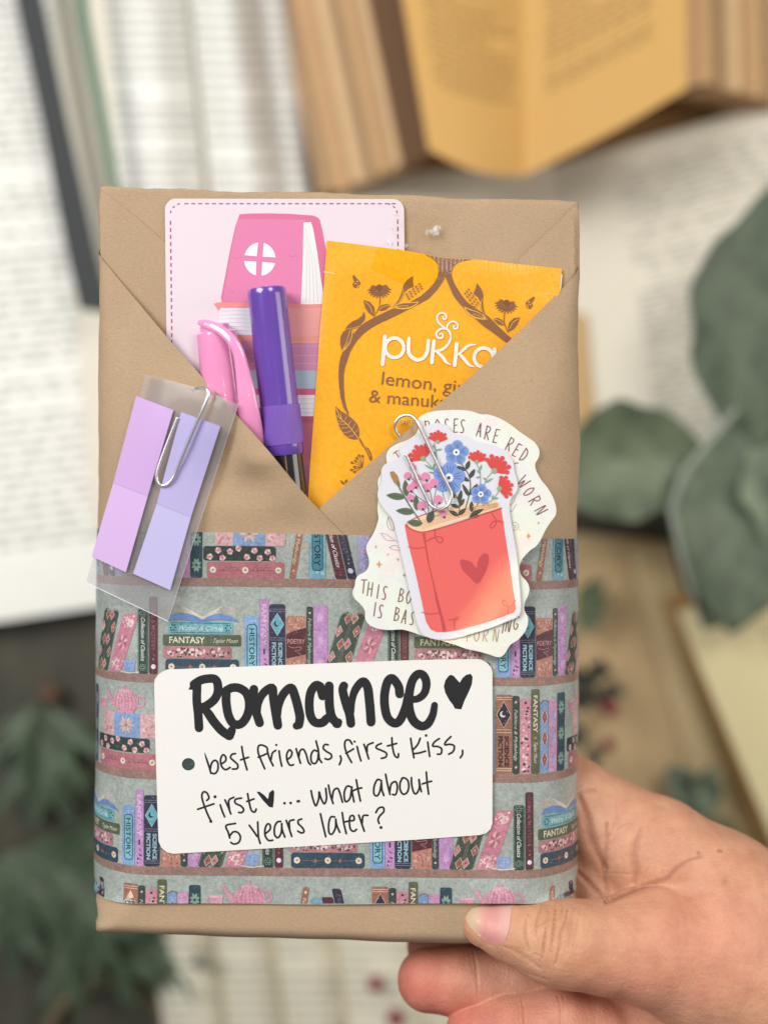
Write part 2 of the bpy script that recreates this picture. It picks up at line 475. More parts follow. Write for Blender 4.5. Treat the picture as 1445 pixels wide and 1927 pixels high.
# ------------------------------------------------------------------ printed paper band round the parcel
def band_lift(u, v):
    t = 4.5+13.0*math.exp(-((v-1003)/75.0)**2)*sstep(150, 330, u)*(1-0.4*sstep(1000, 1080, u))
    t += 15*math.exp(-((u-945)/70.0)**2)*sstep(1610, 1705, v)
    return t
def Fb(u, v, off=0.0): return toward(F(u, v, 3+0.4*crumple(u, v)), band_lift(u, v)+off)
def btop(u): return 1001.5+(u-350)*0.0195-1.0
def bbot(u): return 1701+1.2*math.sin(u/80.0)
band = empty('paper_band', Wp(640, 1350, -TH), 'grey-green paper band printed with bookshelves, wrapped round the lower half of the kraft parcel', 'paper band')
STONE = print_mat('band_print', rough=0.42, grunge=0.34, coat=0.15, grain=0.08)
us = [40+i*7 for i in range(0, 172)]; V = []; ts = [i/66 for i in range(67)]
for side_off in (0,):
    for t in ts:
        for u in us: V.append(Fb(u, btop(u)+(bbot(u)-btop(u))*t, 0))
n = len(us)
mesh_obj('paper', V, [(j*n+i, (j+1)*n+i, (j+1)*n+i+1, j*n+i+1) for j in range(66) for i in range(n-1)], STONE, band, True, [lin('#aab3ad')]*len(V))
def sublim(p):
    u, v = p[0], p[1]
    return 7 if (u < 330 or u > 930) else (9 if v > 1600 or v < 1090 else 26)
P = Print(Fb, base=0.9, clips=((0, 1, 1002.0-0*5+0), (0, -1, -1700.2), (1, 0, 60), (-1, 0, -1200)), sub=sublim, lay=0.09)
# top edge follows the sheet
P.clips = ((-0.0195, 1, btop(0)+0.3), (0, -1, -1700.0), (1, 0, 60), (-1, 0, -1215))
TILT = 0.010
def frame(ox, sy, lean=0, h=100):
    return lambda a, b: (ox+a+lean*b/h, sy-b+(ox+a-640)*TILT)
def daisy(x, y, r, c1='#e8dccb', c2='#b5816a', L=4, n=8):
    for i in range(n):
        a = 2*math.pi*i/n; P.disc(x+r*.62*math.cos(a), y+r*.62*math.sin(a), r*.36, c1, L, 6)
    P.disc(x, y, r*.33, c2, L+2, 6)
def rose(x, y, r, L=4, c='#ddb4b8'):
    for i in range(5):
        a = 2*math.pi*i/5+x; P.disc(x+r*.5*math.cos(a), y+r*.5*math.sin(a), r*.5, c if i % 2 else '#cf98a2', L+(i % 2), 7)
    P.disc(x, y, r*.34, '#b8808c', L+3, 6)
def vbook(ox, sy, w, h, col, lean=0, r=4, edge=None):
    P.T = frame(ox, sy, lean, h)
    P.fan(rrect(0, 0, w, h, min(r, w/3)), col, 1)
    if edge:
        P.stroke([(1.6, 4), (1.6, h-4)], 0.9, edge, 2, False, caps=False); P.stroke([(w-1.6, 4), (w-1.6, h-4)], 0.9, edge, 2, False, caps=False)
def bands(w, ys, col, wd=1.4, L=3):
    for y in ys: P.rect(0.6, y, w-0.6, y+wd, col, L)
def vtext(s, w, b0, b1, hgt, col, L=5, bold=0.02, cx=None, shear=0.0):
    # runs down the spine: baseline on the left side
    V, T_, x0, x1, y0, y1 = text_tris(s, bold, shear)
    sx = (b1-b0)/(x1-x0); sy = hgt/(y1-max(0, y0)); cx = w/2 if cx is None else cx
    P.tri([(cx-hgt/2+b*sy, b1-(a-x0)*sx) for a, b in V], T_, col, L)
def htext(s, a0, a1, b0, hgt, col, L=5, bold=0.02, shear=0.0):
    V, T_, x0, x1, y0, y1 = text_tris(s, bold, shear)
    sx = (a1-a0)/(x1-x0); sy = hgt/(y1-max(0, y0)); P.tri([(a0+(a-x0)*sx, b0+b*sy) for a, b in V], T_, col, L)
def diamond(cx, cy, rx, ry, c1, c2, c3=None, L=3):
    P.fan([(cx, cy-ry), (cx+rx, cy), (cx, cy+ry), (cx-rx, cy)], c1, L)
    P.fan([(cx, cy-ry+1.6), (cx+rx-1.2, cy), (cx, cy+ry-1.6), (cx-rx+1.2, cy)], c2, L+1)
    if c3: P.disc(cx, cy, rx*.28, c3, L+2, 6)
def blobs(x0, y0, x1, y1, n, cols, r0, r1, L=3):
    rr = random.Random(int(x0*3+y0*7+n))
    for i in range(n):
        rad = rr.uniform(r0, r1)
        P.disc(rr.uniform(x0+rad, x1-rad), rr.uniform(y0+rad, y1-rad), rad, rr.choice(cols), L+i % 3, 6, ry=rad*rr.uniform(.5, 1), rot=rr.uniform(0, 180))
def hbook(ox, sy, a0, a1, b0, b1, col, r=5):
    P.T = frame(ox, sy); P.fan(rrect(a0, b0, a1, b1, min(r, (b1-b0)/2.2)), col, 1)
def crescent(cx, cy, r, col, bg, L):
    P.disc(cx, cy, r, col, L, 10); P.disc(cx+r*.42, cy+r*.25, r*.78, bg, L+1, 10)
def teapot(ox, sy, b):
    P.T = frame(ox, sy); c = '#d99bb0'
    P.fan(ell(82, b+22, 30, 21, 18), c, 1); P.rect(64, b-1, 100, b+6, c, 2)
    P.poly([(54, b+20), (44, b+32), (36, b+42), (30, b+44), (32, b+36), (40, b+24), (46, b+12), (58, b+8)], c, 3)
    P.fan(ell(82, b+40, 17, 7, 12), '#e0a9bb', 4); P.fan([(79, b+44), (85, b+44), (83.5, b+54), (81, b+54)], c, 5)
    P.stroke(ell(114, b+24, 9, 10, 12, -110, 110), 4, c, 3)
    for i in range(7): P.stroke([(82+(i-3)*6, b+2), (82+(i-3)*8.2, b+20), (82+(i-3)*5, b+40)], 0.8, '#c8849c', 6, caps=False)
    blobs(58, b+4, 106, b+38, 14, ['#e9bccb', '#cc8aa2'], 1.2, 2.6, 7)
    P.poly([(10, b+2), (30, b+2), (32, b+24), (7, b+24)], '#dba0b1', 2); P.rect(6, b+21, 33, b+25, '#e5b4c2', 3)
    P.stroke(ell(6, b+14, 5, 6, 8, 90, 270), 2, '#dba0b1', 2); blobs(10, b+3, 30, b+20, 6, ['#e9bccb', '#cc8aa2'], 1, 2, 4)
def row_a(ox, sy):
    # pink teapot on cushions and two lying books
    hbook(ox, sy, 5, 150, 0, 31, '#b5737d')
    for a in (16, 77, 139): daisy(a, 15.5, 6.5, L=4)
    P.stroke([(26, 15), (66, 15)], 1.0, '#8c5059', 3, False); P.stroke([(88, 15), (128, 15)], 1.0, '#8c5059', 3, False)
    for a in (40, 50, 58, 96, 104, 116): P.stroke(ell(a, 15, 4.5, 6, 8, 20, 200), 0.9, '#96606a', 4, caps=False)
    hbook(ox, sy, -2, 134, 33, 60, '#34433f')
    for a, b in ((10, 40), (26, 52), (34, 38), (48, 50), (80, 40), (94, 52), (104, 38), (119, 50), (64, 56), (128, 38)): rose(a, b, 6.4, c='#e6c6c6')
    hbook(ox, sy, 20, 152, 61, 106, '#d9aeb2'); blobs(21, 62, 54, 105, 34, ['#e8cac8', '#c78a95', '#cc9999', '#e2bdbd'], 1.5, 3.6); blobs(114, 62, 151, 105, 34, ['#e8cac8', '#c78a95', '#e2bdbd'], 1.5, 3.6)
    P.rect(54, 61, 114, 106, '#86a3cf', 6)
    for i in range(12): P.leaf((84, 84), (84+18*math.cos(i*math.pi/6), 84+18*math.sin(i*math.pi/6)), 5.5, '#c9a9a6' if i % 2 else '#d8c2bc', 8+i % 2)
    P.disc(84, 84, 3, '#9c7a80', 11, 8)
    teapot(ox, sy, 106)
    # leaning brown spine
    vbook(ox+159, sy, 12, 148, '#a3705c', 24); vtext('Folklore & Mythology', 12, 26, 128, 6.5, '#ecd9c4', bold=0.0, shear=0.3); P.disc(6, 15, 2.6, '#e5a39c', 5, 8); P.disc(6, 138, 2.6, '#e5d3c0', 5, 8)
    vbook(ox+197, sy, 31, 128, '#79a9bd', 0, 6); blobs(1, 2, 30, 126, 46, ['#8fc0cc', '#6b9cc0', '#a3ccd2'], 1.5, 4, 2)
    P.fan(rrect(5, 15, 26, 113, 7), '#2d5a6e', 6); P.fan(rrect(7, 17, 24, 111, 6), '#4c8799', 7); vtext('HISTORY', 31, 24, 104, 11, '#203845', 9, 0.015)
    vbook(ox+247, sy, 21, 130, '#5b333d', -30); vtext('Collection of Classics', 21, 22, 112, 8, '#e9dfdc', bold=0.01, shear=0.35); blobs(3, 3, 18, 18, 9, ['#8d5f68', '#7b4a54'], 1, 2); bands(21, (19, 115), '#8d5f68', 1)
    vbook(ox+270, sy, 17, 146, '#3a3548', -34); vtext('CRIME & MYSTERY', 17, 40, 136, 7, '#6e5f78', bold=0.01); P.disc(8.5, 16, 5, '#d7d8ea', 5, 10); P.disc(8, 30, 1.6, '#b8b3c8', 5, 6); P.disc(9, 37, 1.2, '#b8b3c8', 5, 6)
    vbook(ox+288, sy, 22, 112, '#a6a3cd', 0, 6); blobs(1, 2, 21, 110, 40, ['#c8a5cb', '#93a9d3', '#bdb2d8'], 1.5, 4.5, 2)
    # brown science fiction
    vbook(ox+312, sy, 31, 150, '#a06e5c', 0, 4); bands(31, (6, 10, 78, 83, 140, 144), '#e2c8ae', 1.2)
    diamond(15.5, 112, 14, 26, '#e2c8ae', '#33344a'); crescent(14, 113, 6, '#f1ead9', '#33344a', 6)
    for a, b in ((22, 118), (9, 100), (17, 96), (12, 128)): P.disc(a, b, 0.8, '#e8e4dc', 6, 5)
    vtext('SCIENCE', 31, 14, 72, 8, '#362c38', 5, 0.04, cx=21.5); vtext('FICTION', 31, 14, 72, 8, '#362c38', 5, 0.04, cx=9.5)
    vbook(ox+344, sy, 13, 148, '#3e4a45'); vtext('Folklore & Mythology', 13, 24, 122, 6, '#cfd3c8', bold=0.0, shear=0.3); P.disc(6.5, 13, 2.4, '#d5c3bb', 5, 6); P.disc(6.5, 136, 2.4, '#d5c3bb', 5, 6)
    vbook(ox+358, sy, 22, 142, '#cf8f9f', 0, 6); blobs(1, 2, 21, 140, 40, ['#e6bdc5', '#dba5b0', '#f0d3d5'], 1.8, 4.4, 2); blobs(1, 2, 21, 140, 16, ['#3f4b40'], 2, 3.2, 6)
    vbook(ox+381, sy, 17, 160, '#63694d'); vtext('FANTASY', 17, 78, 148, 9, '#e4dfc5', 5, 0.02); vtext('Tayler Moon', 17, 20, 60, 7, '#e8e2d0', 5, 0.0, shear=0.5); P.disc(8, 68, 2.6, '#b8964f', 5, 6)
    vbook(ox+399, sy, 18, 136, '#86a3cf', 0, 6)
    for b in (26, 66, 106): diamond(10, b, 7, 17, '#e6d8d8', '#9d5f54', '#c98b76')
    P.stroke(ell(11, 128, 10, 10, 10, 30, 150), 1.6, '#8c6f7a', 5)
    vbook(ox+418, sy, 21, 138, '#c99ac0', 0, 8); blobs(1, 2, 20, 136, 30, ['#d9a9b9', '#b9a0d0', '#d58ba0'], 1.5, 4.2, 2)
    for b in (26, 66, 106): diamond(10.5, b, 7, 16, '#dccae0', '#b99dcc', '#8fa9d8', 6)
    vbook(ox+440, sy, 22, 150, '#324b58', 0, 4)
    for b in (24, 72, 122):
        for i in range(8): a = math.pi*i/4+.39; P.leaf((11+2*math.cos(a), b+2*math.sin(a)), (11+9.5*math.cos(a), b+14*math.sin(a)), 5, '#86a79b', 4+i % 2)
def row_b(ox, sy):
    # two leaning harlequin spines, cushion spine, cup
    for k, x in enumerate((0, 23)):
        vbook(ox+x, sy, 22, 116, '#46544b', 34, 6, '#8a7a72'); P.stroke(ell(11, 110, 10, 9, 8, 20, 160), 1.6, '#bb8d88' if k else '#5d675c', 4)
        for i in range(5):
            b = 12+i*24; diamond(5 if (i+k) % 2 else 15.5, b, 7.5, 11.5, '#d9c9b4', '#c78a90' if (i+k) % 2 else '#a4685d', '#e0aab0' if i % 2 else '#7d4a44', 4)
    vbook(ox+50, sy, 34, 112, '#cd8699', 40, 6); blobs(1, 1, 33, 30, 34, ['#e8cac8', '#e2a9b5', '#f0d8d6'], 1.5, 3.6, 3); blobs(1, 84, 33, 111, 34, ['#e8cac8', '#e2a9b5', '#f0d8d6'], 1.5, 3.6, 3)
    for i in range(8): a = math.pi*i/4+.3; P.leaf((17+1*math.cos(a), 57+1*math.sin(a)), (17+12*math.cos(a), 57+17*math.sin(a)), 5.5, '#b06f80' if i % 2 else '#e6b5ba', 4+i % 2, 0.15)
    P.T = frame(ox, sy); P.poly([(92, 3), (114, 3), (117, 25), (88, 25)], '#8fa8d6', 2); blobs(92, 4, 114, 23, 10, ['#a8bce2', '#7e98cb'], 1.4, 3, 3); P.stroke([(82, 3), (102, 0.5), (124, 3)], 2, '#e3d8d4', 4)
    vbook(ox+122, sy, 21, 122, '#33463f', 0, 5, '#7f9a8c'); vtext('Collection of Classics', 21, 24, 106, 8, '#dfe5dc', bold=0.01, shear=0.35)
    for b in (12, 114):
        for i in range(6): a = math.pi*i/3; P.stroke(ell(10.5+5*math.cos(a), b+4.5*math.sin(a), 2.4, 2.4, 6, 0, 300), 0.8, '#8fb0a0', 4, caps=False)
    vbook(ox+145, sy, 16, 146, '#60343e'); vtext('CRIME & MYSTERY', 16, 44, 138, 7, '#8e6269', bold=0.01); P.disc(8, 14, 4.6, '#e6e0ec', 5, 10); P.disc(8, 28, 1.7, '#b98b7c', 5, 6); P.disc(9, 36, 1.4, '#b98b7c', 5, 6)
    # stack of lying books with an open one on top
    hbook(ox, sy, 176, 314, 0, 29, '#344e60', 6)
    for a in (187, 245, 303): daisy(a, 14.5, 6.6, L=4)
    P.stroke([(196, 14), (236, 14)], 1.0, '#8f705f', 3, False); P.stroke([(254, 14), (294, 14)], 1.0, '#8f705f', 3, False)
    for a in (222, 268): P.fan([(a-4, 14), (a, 19), (a+4, 14), (a, 9)], '#9c6f58', 4)
    hbook(ox, sy, 172, 300, 30, 53, '#b8808a', 4); blobs(173, 31, 299, 52, 40, ['#e8ced0', '#d9a9b0', '#f0dcdc'], 2.4, 5, 2); blobs(173, 31, 299, 52, 34, ['#4b5147', '#6b4a50'], 1.8, 3.4, 5)
    hbook(ox, sy, 171, 318, 54, 75, '#5a664f', 3); htext('FANTASY', 183, 250, 59, 12, '#e2dec6'); htext('Tayler Moon', 266, 312, 60, 8, '#e8e2d0', 5, 0.0, 0.5)
    hbook(ox, sy, 181, 303, 76, 100, '#79b5c0', 5); blobs(182, 77, 302, 99, 30, ['#8cc4cd', '#69a5b6'], 2, 4, 2); P.stroke([(186, 79), (298, 79)], 0.9, '#2f5a6c', 5, False); P.stroke([(186, 97), (298, 97)], 0.9, '#2f5a6c', 5, False); htext('Walter & Carrie', 202, 284, 83, 9, '#e2eff0', 5, 0.0, 0.4)
    for a in (190, 294):
        for i in range(6): P.disc(a+4.5*math.cos(i), 88+5.5*math.sin(i*1.05), 1.8, '#2f5a6c', 6, 6)
    P.T = frame(ox, sy)
    P.poly([(178, 101), (205, 103), (240, 98), (246, 100), (280, 104), (316, 99), (300, 110), (280, 115), (258, 112), (246, 104), (232, 111), (205, 116), (185, 112)], '#6f90c9', 2)
    for i in range(9): P.stroke([(246, 104+i*.6), (226-i, 113+i*1.3), (200, 117+i*1.8), (180, 113+i*1.8)], 0.9, '#d8d0c8', 4, caps=False); P.stroke([(246, 104+i*.6), (264+i, 113+i*1.3), (286, 116+i*1.8), (308, 111+i*1.5)], 0.9, '#d8d0c8', 4, caps=False)
    vbook(ox+325, sy, 27, 112, '#88abd8', 0, 6); blobs(1, 2, 26, 110, 36, ['#a3bfe2', '#7899cc'], 1.5, 4, 2)
    P.fan(rrect(4, 10, 23, 96, 6), '#2b5569', 6); P.fan(rrect(5.6, 11.6, 21.4, 94.4, 5), '#82bccb', 7); vtext('HISTORY', 27, 17, 88, 10, '#1f3d4c', 9, 0.01)
    vbook(ox+353, sy, 17, 144, '#c293c6', 0, 3); vtext('FANTASY', 17, 56, 134, 9, '#dfc3e2', 5, 0.02); P.rect(7, 40, 10, 50, '#4a3a5a', 5); blobs(2, 2, 15, 38, 12, ['#4c4560', '#efe0ec', '#7a5a80'], 1, 2.6, 5)
    vbook(ox+371, sy, 30, 134, '#373a52', 0, 5); bands(30, (6, 10, 66, 70, 120, 124), '#8b8698', 1.0)
    diamond(15, 96, 13, 22, '#b9c9cf', '#6fb8c6', L=4); crescent(14, 97, 5.5, '#2b3550', '#6fb8c6', 7)
    vtext('SCIENCE', 30, 13, 62, 7.5, '#9fc5d0', 5, 0.04, cx=21); vtext('FICTION', 30, 13, 62, 7.5, '#9fc5d0', 5, 0.04, cx=9)
    vbook(ox+403, sy, 37, 112, '#bd8576', 0, 5); blobs(1, 84, 36, 111, 30, ['#d09a8a', '#a86f62', '#dcb0a0'], 1.5, 3.4, 2); blobs(1, 2, 36, 30, 34, ['#d09a8a', '#a86f62', '#dcb0a0'], 1.5, 3.4, 2)
    P.poly([(0, 32), (37, 40), (37, 90), (20, 86), (0, 78)], '#5b3038', 6); htext('POETRY', 2, 35, 60, 8.5, '#c58f92', 8, 0.02)
    P.stroke([(4, 55), (14, 52), (28, 54), (26, 48), (16, 47), (24, 42), (30, 36)], 0.9, '#c58f92', 8)
    vbook(ox+441, sy, 12, 130, '#3f4b47'); vtext('Folklore & Mythology', 12, 20, 108, 6, '#c6ccc4', bold=0.0, shear=0.3); P.disc(6, 12, 2.2, '#d5c3bb', 5, 6); P.disc(6, 118, 2.2, '#d5c3bb', 5, 6)
    vbook(ox+454, sy, 26, 133, '#c393c8', 0, 6)
    for b in (22, 66, 110):
        for i in range(8): a = math.pi*i/4; P.leaf((13, b), (13+9*math.cos(a), b+12*math.sin(a)), 4, '#d9aed6', 4+i % 2)
    blobs(1, 2, 25, 130, 24, ['#d2a6d3', '#b682bd'], 1, 2.6, 2)
for sy in (1090, 1272, 1454, 1634):
    P.T = lambda a, b, sy=sy: (a, sy+b+(a-640)*TILT)
    x = 60
    while x < 1210:
        P.rect(x, 0, x+30.0, 15.5, '#9c7c72', 0); x += 30
def stack_rows():
    for sy, o0, fn in ((1090, 385, row_a), (1272, 608, row_b), (1454, 148, row_a), (1634, 372, row_b), (1818, 388, row_a)):
        for k in (-1, 0, 1, 2):
            ox = o0+(k-0)*(466 if sy < 1100 else 472)
            if ox > 1150 or ox < -480: continue
            fn(ox, sy)
stack_rows()
P.T = lambda a, b: (a, b)
P.disc(354, 1439, 22, '#3c4c4c', 14, 16)
P.build('printed_bookshelf_pattern', STONE, band)
print('band tris', len(P.F))
# ------------------------------------------------------------------ pink picture card in the pocket
CARDM = plain('card_stock', '#e2d3dd', 0.38, 0.02, 3000, 0.05, Coat_Weight=0.15)
def Wd(d0, curve=None): return lambda x, y, off: W(x, y, (d0 if not callable(d0) else d0(x, y))+off)
card = empty('picture_card', W(535, 660, 2), 'pale pink picture card with a stack-of-books house at the back of the pocket', 'card')
cf = Wd(4.0)
card_out = [(p[0]+(p[1]-373)*0.012, p[1]+(p[0]-310)*0.002) for p in rrect(310, 373, 760, 975, 21, 7)]
sheet('card_sheet', card_out, cf, 2.2, CARDM, card, step=18)
P = Print(cf, 2.6)
PR = print_mat('card_print', 0.4, 0.0, 0.15, grain=0.06)
c = '#a8566c'
for i in range(31): x = 347+i*13.0; P.rect(x, 381.5, x+7.5, 383.6, c)
for i in range(20): y = 415+i*13.2; P.T = lambda a, b: (a+(b-373)*0.012, b); P.rect(319, y, 321.4, y+7.5, c)
for i in range(5): y = 412+i*14.0; P.rect(746.5, y, 749, y+8.5, c)
P.T = lambda a, b: (a, b)
for cx, a0 in ((343, 180), (725, 270)):
    for k in range(3):
        e = ell(cx, 405, 23, 23, 3, a0+12+k*27, a0+24+k*27); P.stroke(e, 2.2, c, 0, caps=False)
ZC = lambda pts: Z(170, 330, 3.0104, pts)
pk = '#e080ad'
P.poly(ZC([(845, 219), (900, 214), (1010, 213), (1130, 216), (1265, 226), (1286, 236), (1300, 250), (1318, 330), (1335, 430), (1345, 560), (1350, 735), (1330, 735), (1190, 742), (1000, 735), (745, 717), (740, 690), (760, 590), (790, 430), (820, 290)]), '#dc6f9c', 0)
P.poly(ZC([(838, 245), (1225, 250), (1205, 330), (1205, 480), (1190, 738), (1000, 733), (748, 712), (770, 590), (798, 430), (822, 300)]), pk, 1)
P.poly(ZC([(1207, 266), (1250, 262), (1262, 300), (1285, 430), (1308, 600), (1330, 728), (1192, 730), (1203, 500)]), '#ece9ea', 2)
for k in range(4): P.stroke(ZC([(1222+k*9, 300+k*40), (1225+k*16, 500), (1222+k*22, 715)]), 0.6, '#cfcbd2', 3, caps=False)
def quad(a0, a1):
    cx, cy, r = 960, 473, 93; o = []
    for i in range(7):
        a = R_(a0+(a1-a0)*i/6); o.append((cx+r*0.96*math.cos(a), cy+r*1.02*math.sin(a)))
    m = R_((a0+a1)/2); o.append((cx+17*math.copysign(1, math.cos(m))-2, cy+15*math.copysign(1, math.sin(m))))
    c_, s_ = math.cos(R_(4)), math.sin(R_(4))
    return ZC([(cx+(x-cx)*c_-(y-cy)*s_, cy+(x-cx)*s_+(y-cy)*c_) for x, y in o])
for a in (10, 100, 190, 280): P.poly(quad(a, a+70), '#f6f2f6', 3)
for x, y, r in ((830, 455, 25), (1145, 445, 26), (800, 650, 18), (1090, 640, 22)): P.stroke(ZC(ell(x, y, r, r*.5, 6, 10, 170)), 0.8, '#cf6a98', 3, caps=False)
P.poly(ZC([(698, 725), (735, 717), (1345, 732), (1345, 750), (760, 750), (740, 748), (725, 762), (712, 745)]), '#f2908f', 4)
P.poly([(414, 578), (536, 580), (536, 634), (418, 628), (412, 600)], '#e6e4ea', 3)
for k in range(6): P.stroke([(416, 586+k*7), (450, 584+k*7.5), (500, 588+k*7), (534, 586+k*7)], 0.8, '#c8c8d2', 4, caps=False)
P.rect(535, 577, 612, 645, '#f0a2a0', 3); P.rect(440, 631, 612, 642, '#ee9a90', 4)
P.rect(430, 641, 608, 697, '#cd88ad', 3)
for y in (650, 668, 683): P.rect(470, y, 606, y+1.4, '#dba2bf', 4)
P.rect(450, 697, 604, 731, '#a9b9c9', 3); P.rect(450, 731, 604, 743, '#cf5c84', 4); P.rect(450, 743, 600, 783, '#e2dfe4', 3)
for y in (750, 759, 768, 776): P.rect(450, y, 600, y+1, '#c4c0ca', 4)
P.rect(450, 783, 600, 795, '#b2506a', 4); P.rect(450, 795, 598, 875, '#b9627c', 3); P.rect(460, 875, 598, 968, '#a85f80', 3)
P.build('printed_book_house', PR, card)

# ------------------------------------------------------------------ tea sachet
sach = empty('tea_sachet', W(820, 740, 8), 'bright yellow paper tea sachet with brown vine print and white lettering, tucked in the pocket', 'tea bag')
def sd(x, y):
    q = sstep(575, 640, x)*sstep(455, 520, y)*(1-sstep(1040, 1060, x))
    r = 0.6*math.sin((x+0.12*y)*0.62)*(1-sstep(606, 622, x+(y-452)*0.07)) + 0.5*math.sin(x*0.8)*(1-sstep(488, 512, y-(x-615)*0.12))
    return 9.5+3.2*q+r+1.6*math.sin(x/48+y/70)*q+0.7*math.sin(x/31-y/52)*q
sf = Wd(sd)
t = NT('sachet_paper'); nz = t.noise(700, 4); big = t.noise(60, 3)
colr = t.mix(lin('#eda206'), lin('#f5b016'), t.ramp(nz, [(0.3, 0.0), (0.7, 1.0)])); colr = t.mix(colr, t.ramp(big, [(0.3, 0.93), (0.7, 1.03)]), 1.0, 'MULTIPLY')
t.set(Base_Color=colr, Roughness=0.36, Coat_Weight=0.25, Coat_Roughness=0.3); t.bump(t.mix(nz, big, 0.8), 0.5, 0.0006); SACH = t.m
sheet('sachet_paper', [(615, 452), (680, 460), (759, 470.5), (800, 478), (838, 486), (900, 488), (960, 495), (1057, 505), (1056, 530), (1055, 546), (1030, 590), (985, 650), (950, 960), (700, 990), (578, 990), (580, 930), (583, 880), (592, 760), (602, 620), (609, 540), (611, 510)], sf, 1.2, SACH, sach, step=3.6)
P = Print(sf, 2.4, sub=lambda p: 3.0 if p[1] < 512 else 12)
INK = print_mat('sachet_ink', 0.42, 0.0, 0.2, grain=0.10)
br, ye = '#8d5c3c', '#f0b84a'
ZA = lambda pts: Z(600, 440, 6.2826, pts)
ZB = lambda pts: Z(820, 460, 5.5577, pts)
ZD = lambda pts: Z(580, 700, 7.225, pts)
ZCc = lambda pts: Z(690, 570, 5.5577, pts)
P.poly([(799, 478.5), (812, 484.5), (822, 494), (826, 508), (823, 521), (816, 533), (807, 543), (791, 557), (775, 566), (759, 574), (735, 582), (718, 590), (702, 598), (688, 606), (676, 615), (664, 629), (655, 641), (648, 655), (641, 671), (637.5, 690), (637, 705), (638, 725), (641, 748), (646, 766), (656, 783),
        (655.5, 776), (651, 764), (648, 748), (646.5, 728), (646.5, 705), (649, 690), (654, 675.6), (658, 663), (664, 652), (672, 640), (683, 628), (696, 618), (711, 609), (735, 598), (759, 586), (783, 574), (807, 561), (822, 545), (830, 534), (835, 525), (837.5, 518),
        (840, 525), (847, 541), (852, 553), (858, 562.6), (868, 574), (877.6, 584), (893, 598), (910, 613), (930, 627), (948, 641), (975, 660), (990, 655), (975, 645), (958, 632.7), (940, 616), (919, 595), (897, 581), (879, 568), (869, 556), (859.6, 541), (855, 533), (851.5, 525), (849.5, 517), (850, 510), (852, 503), (856, 498), (862, 493.5), (870, 490.5), (888, 487.5), (860, 487), (838, 486)], br, 0)
def bud_plant(zz, m, mx=1):
    # hop-like bud with two leaves; m maps local zoom coordinates
    P.poly(zz([m(*p) for p in [(1112, 492), (1108, 560), (1118, 620), (1060, 640), (1000, 690), (990, 740), (960, 790), (900, 850), (865, 868), (910, 820), (950, 760), (975, 700), (990, 650), (1000, 600), (1040, 545)]]), br, 1)
    P.stroke(zz([m(*p) for p in [(865, 868), (940, 810), (985, 740), (1000, 680), (995, 650)]]), 0.9, ye, 2)
    for i in range(5):
        for j in range(3):
            x = 1035+i*38+j*14; y = 760-i*30-38+j*28-14
            P.fan(zz([m(*p) for p in ell(x, y, 20, 12, 8, rot=-38)]), '#f3b63c', 2+(i+j) % 2); P.fan(zz([m(*p) for p in ell(x, y, 15, 8.5, 8, rot=-38)]), br, 4)
    P.poly(zz([m(*p) for p in [(880, 870), (930, 830), (1000, 810), (1100, 805), (1185, 797), (1150, 840), (1090, 875), (1010, 890), (940, 885)]]), ye, 2)
    P.poly(zz([m(*p) for p in [(905, 862), (945, 832), (1000, 818), (1100, 815), (1165, 808), (1135, 836), (1080, 862), (1010, 874), (950, 872)]]), br, 3)
    P.stroke(zz([m(*p) for p in [(905, 862), (980, 850), (1060, 850)]]), 0.9, ye, 4)
def cone(zz, m):
    for i in range(15):
        a = -35+i*17.5; x0, y0 = 715+38*math.cos(R_(a)), 640+36*math.sin(R_(a))
        l = 78 if -10 < a < 190 else 50
        P.leaf(*[zz([m(*p)])[0] for p in ((x0, y0), (715+(38+l+30)*math.cos(R_(a)), 640+(36+l)*math.sin(R_(a))+14))], 3.4, br, 1)
    P.fan(zz([m(*p) for p in ell(714, 635, 37, 42, 12)]), '#7d5034', 3)
    P.stroke(zz([m(*p) for p in [(722, 760), (715, 850), (690, 910), (645, 975)]]), 1.5, br, 1)
    for pts, v in (([(530, 780), (600, 800), (650, 860), (655, 920), (640, 965), (590, 930), (550, 870)], [(545, 800), (600, 850), (635, 930)]), ([(850, 840), (800, 825), (740, 840), (700, 890), (730, 906), (790, 890)], [(840, 843), (770, 855), (712, 892)])):
        P.poly(zz([m(*p) for p in pts]), br, 2); P.stroke(zz([m(*p) for p in v]), 1.0, ye, 3)
def fly(zz, m):
    P.poly(zz([m(*p) for p in [(398, 486), (420, 488), (445, 520), (470, 545), (492, 575), (480, 590), (455, 600), (440, 635), (415, 630), (400, 600), (402, 575), (425, 565), (405, 530)]]), br, 1)
    for e in ((455, 560, 13, 8), (430, 585, 9, 9), (455, 590, 7, 5)): P.fan(zz([m(*p) for p in ell(*e, 8)]), '#f5b228', 2)
    P.stroke(zz([m(*p) for p in [(480, 590), (462, 640)]]), 0.8, br, 1)
I_ = lambda x, y: (x, y)
bud_plant(ZA, I_); cone(ZA, I_); fly(ZA, I_)
def mirror(sx, sy_, ang, tx, ty, cx, cy):   # mirrored copy on the right of the vine
    c_, s_ = math.cos(R_(ang)), math.sin(R_(ang))
    def m(x, y):
        a, b = -(x-cx)*sx, (y-cy)*sy_; return (tx+a*c_-b*s_, ty+a*s_+b*c_)
    return m
bud_plant(ZB, mirror(.86, .90, 16, 440, 590, 1040, 690)); cone(ZB, mirror(.86, .88, 8, 740, 610, 714, 635)); fly(ZB, mirror(.86, .9, 14, 985, 602, 440, 560))
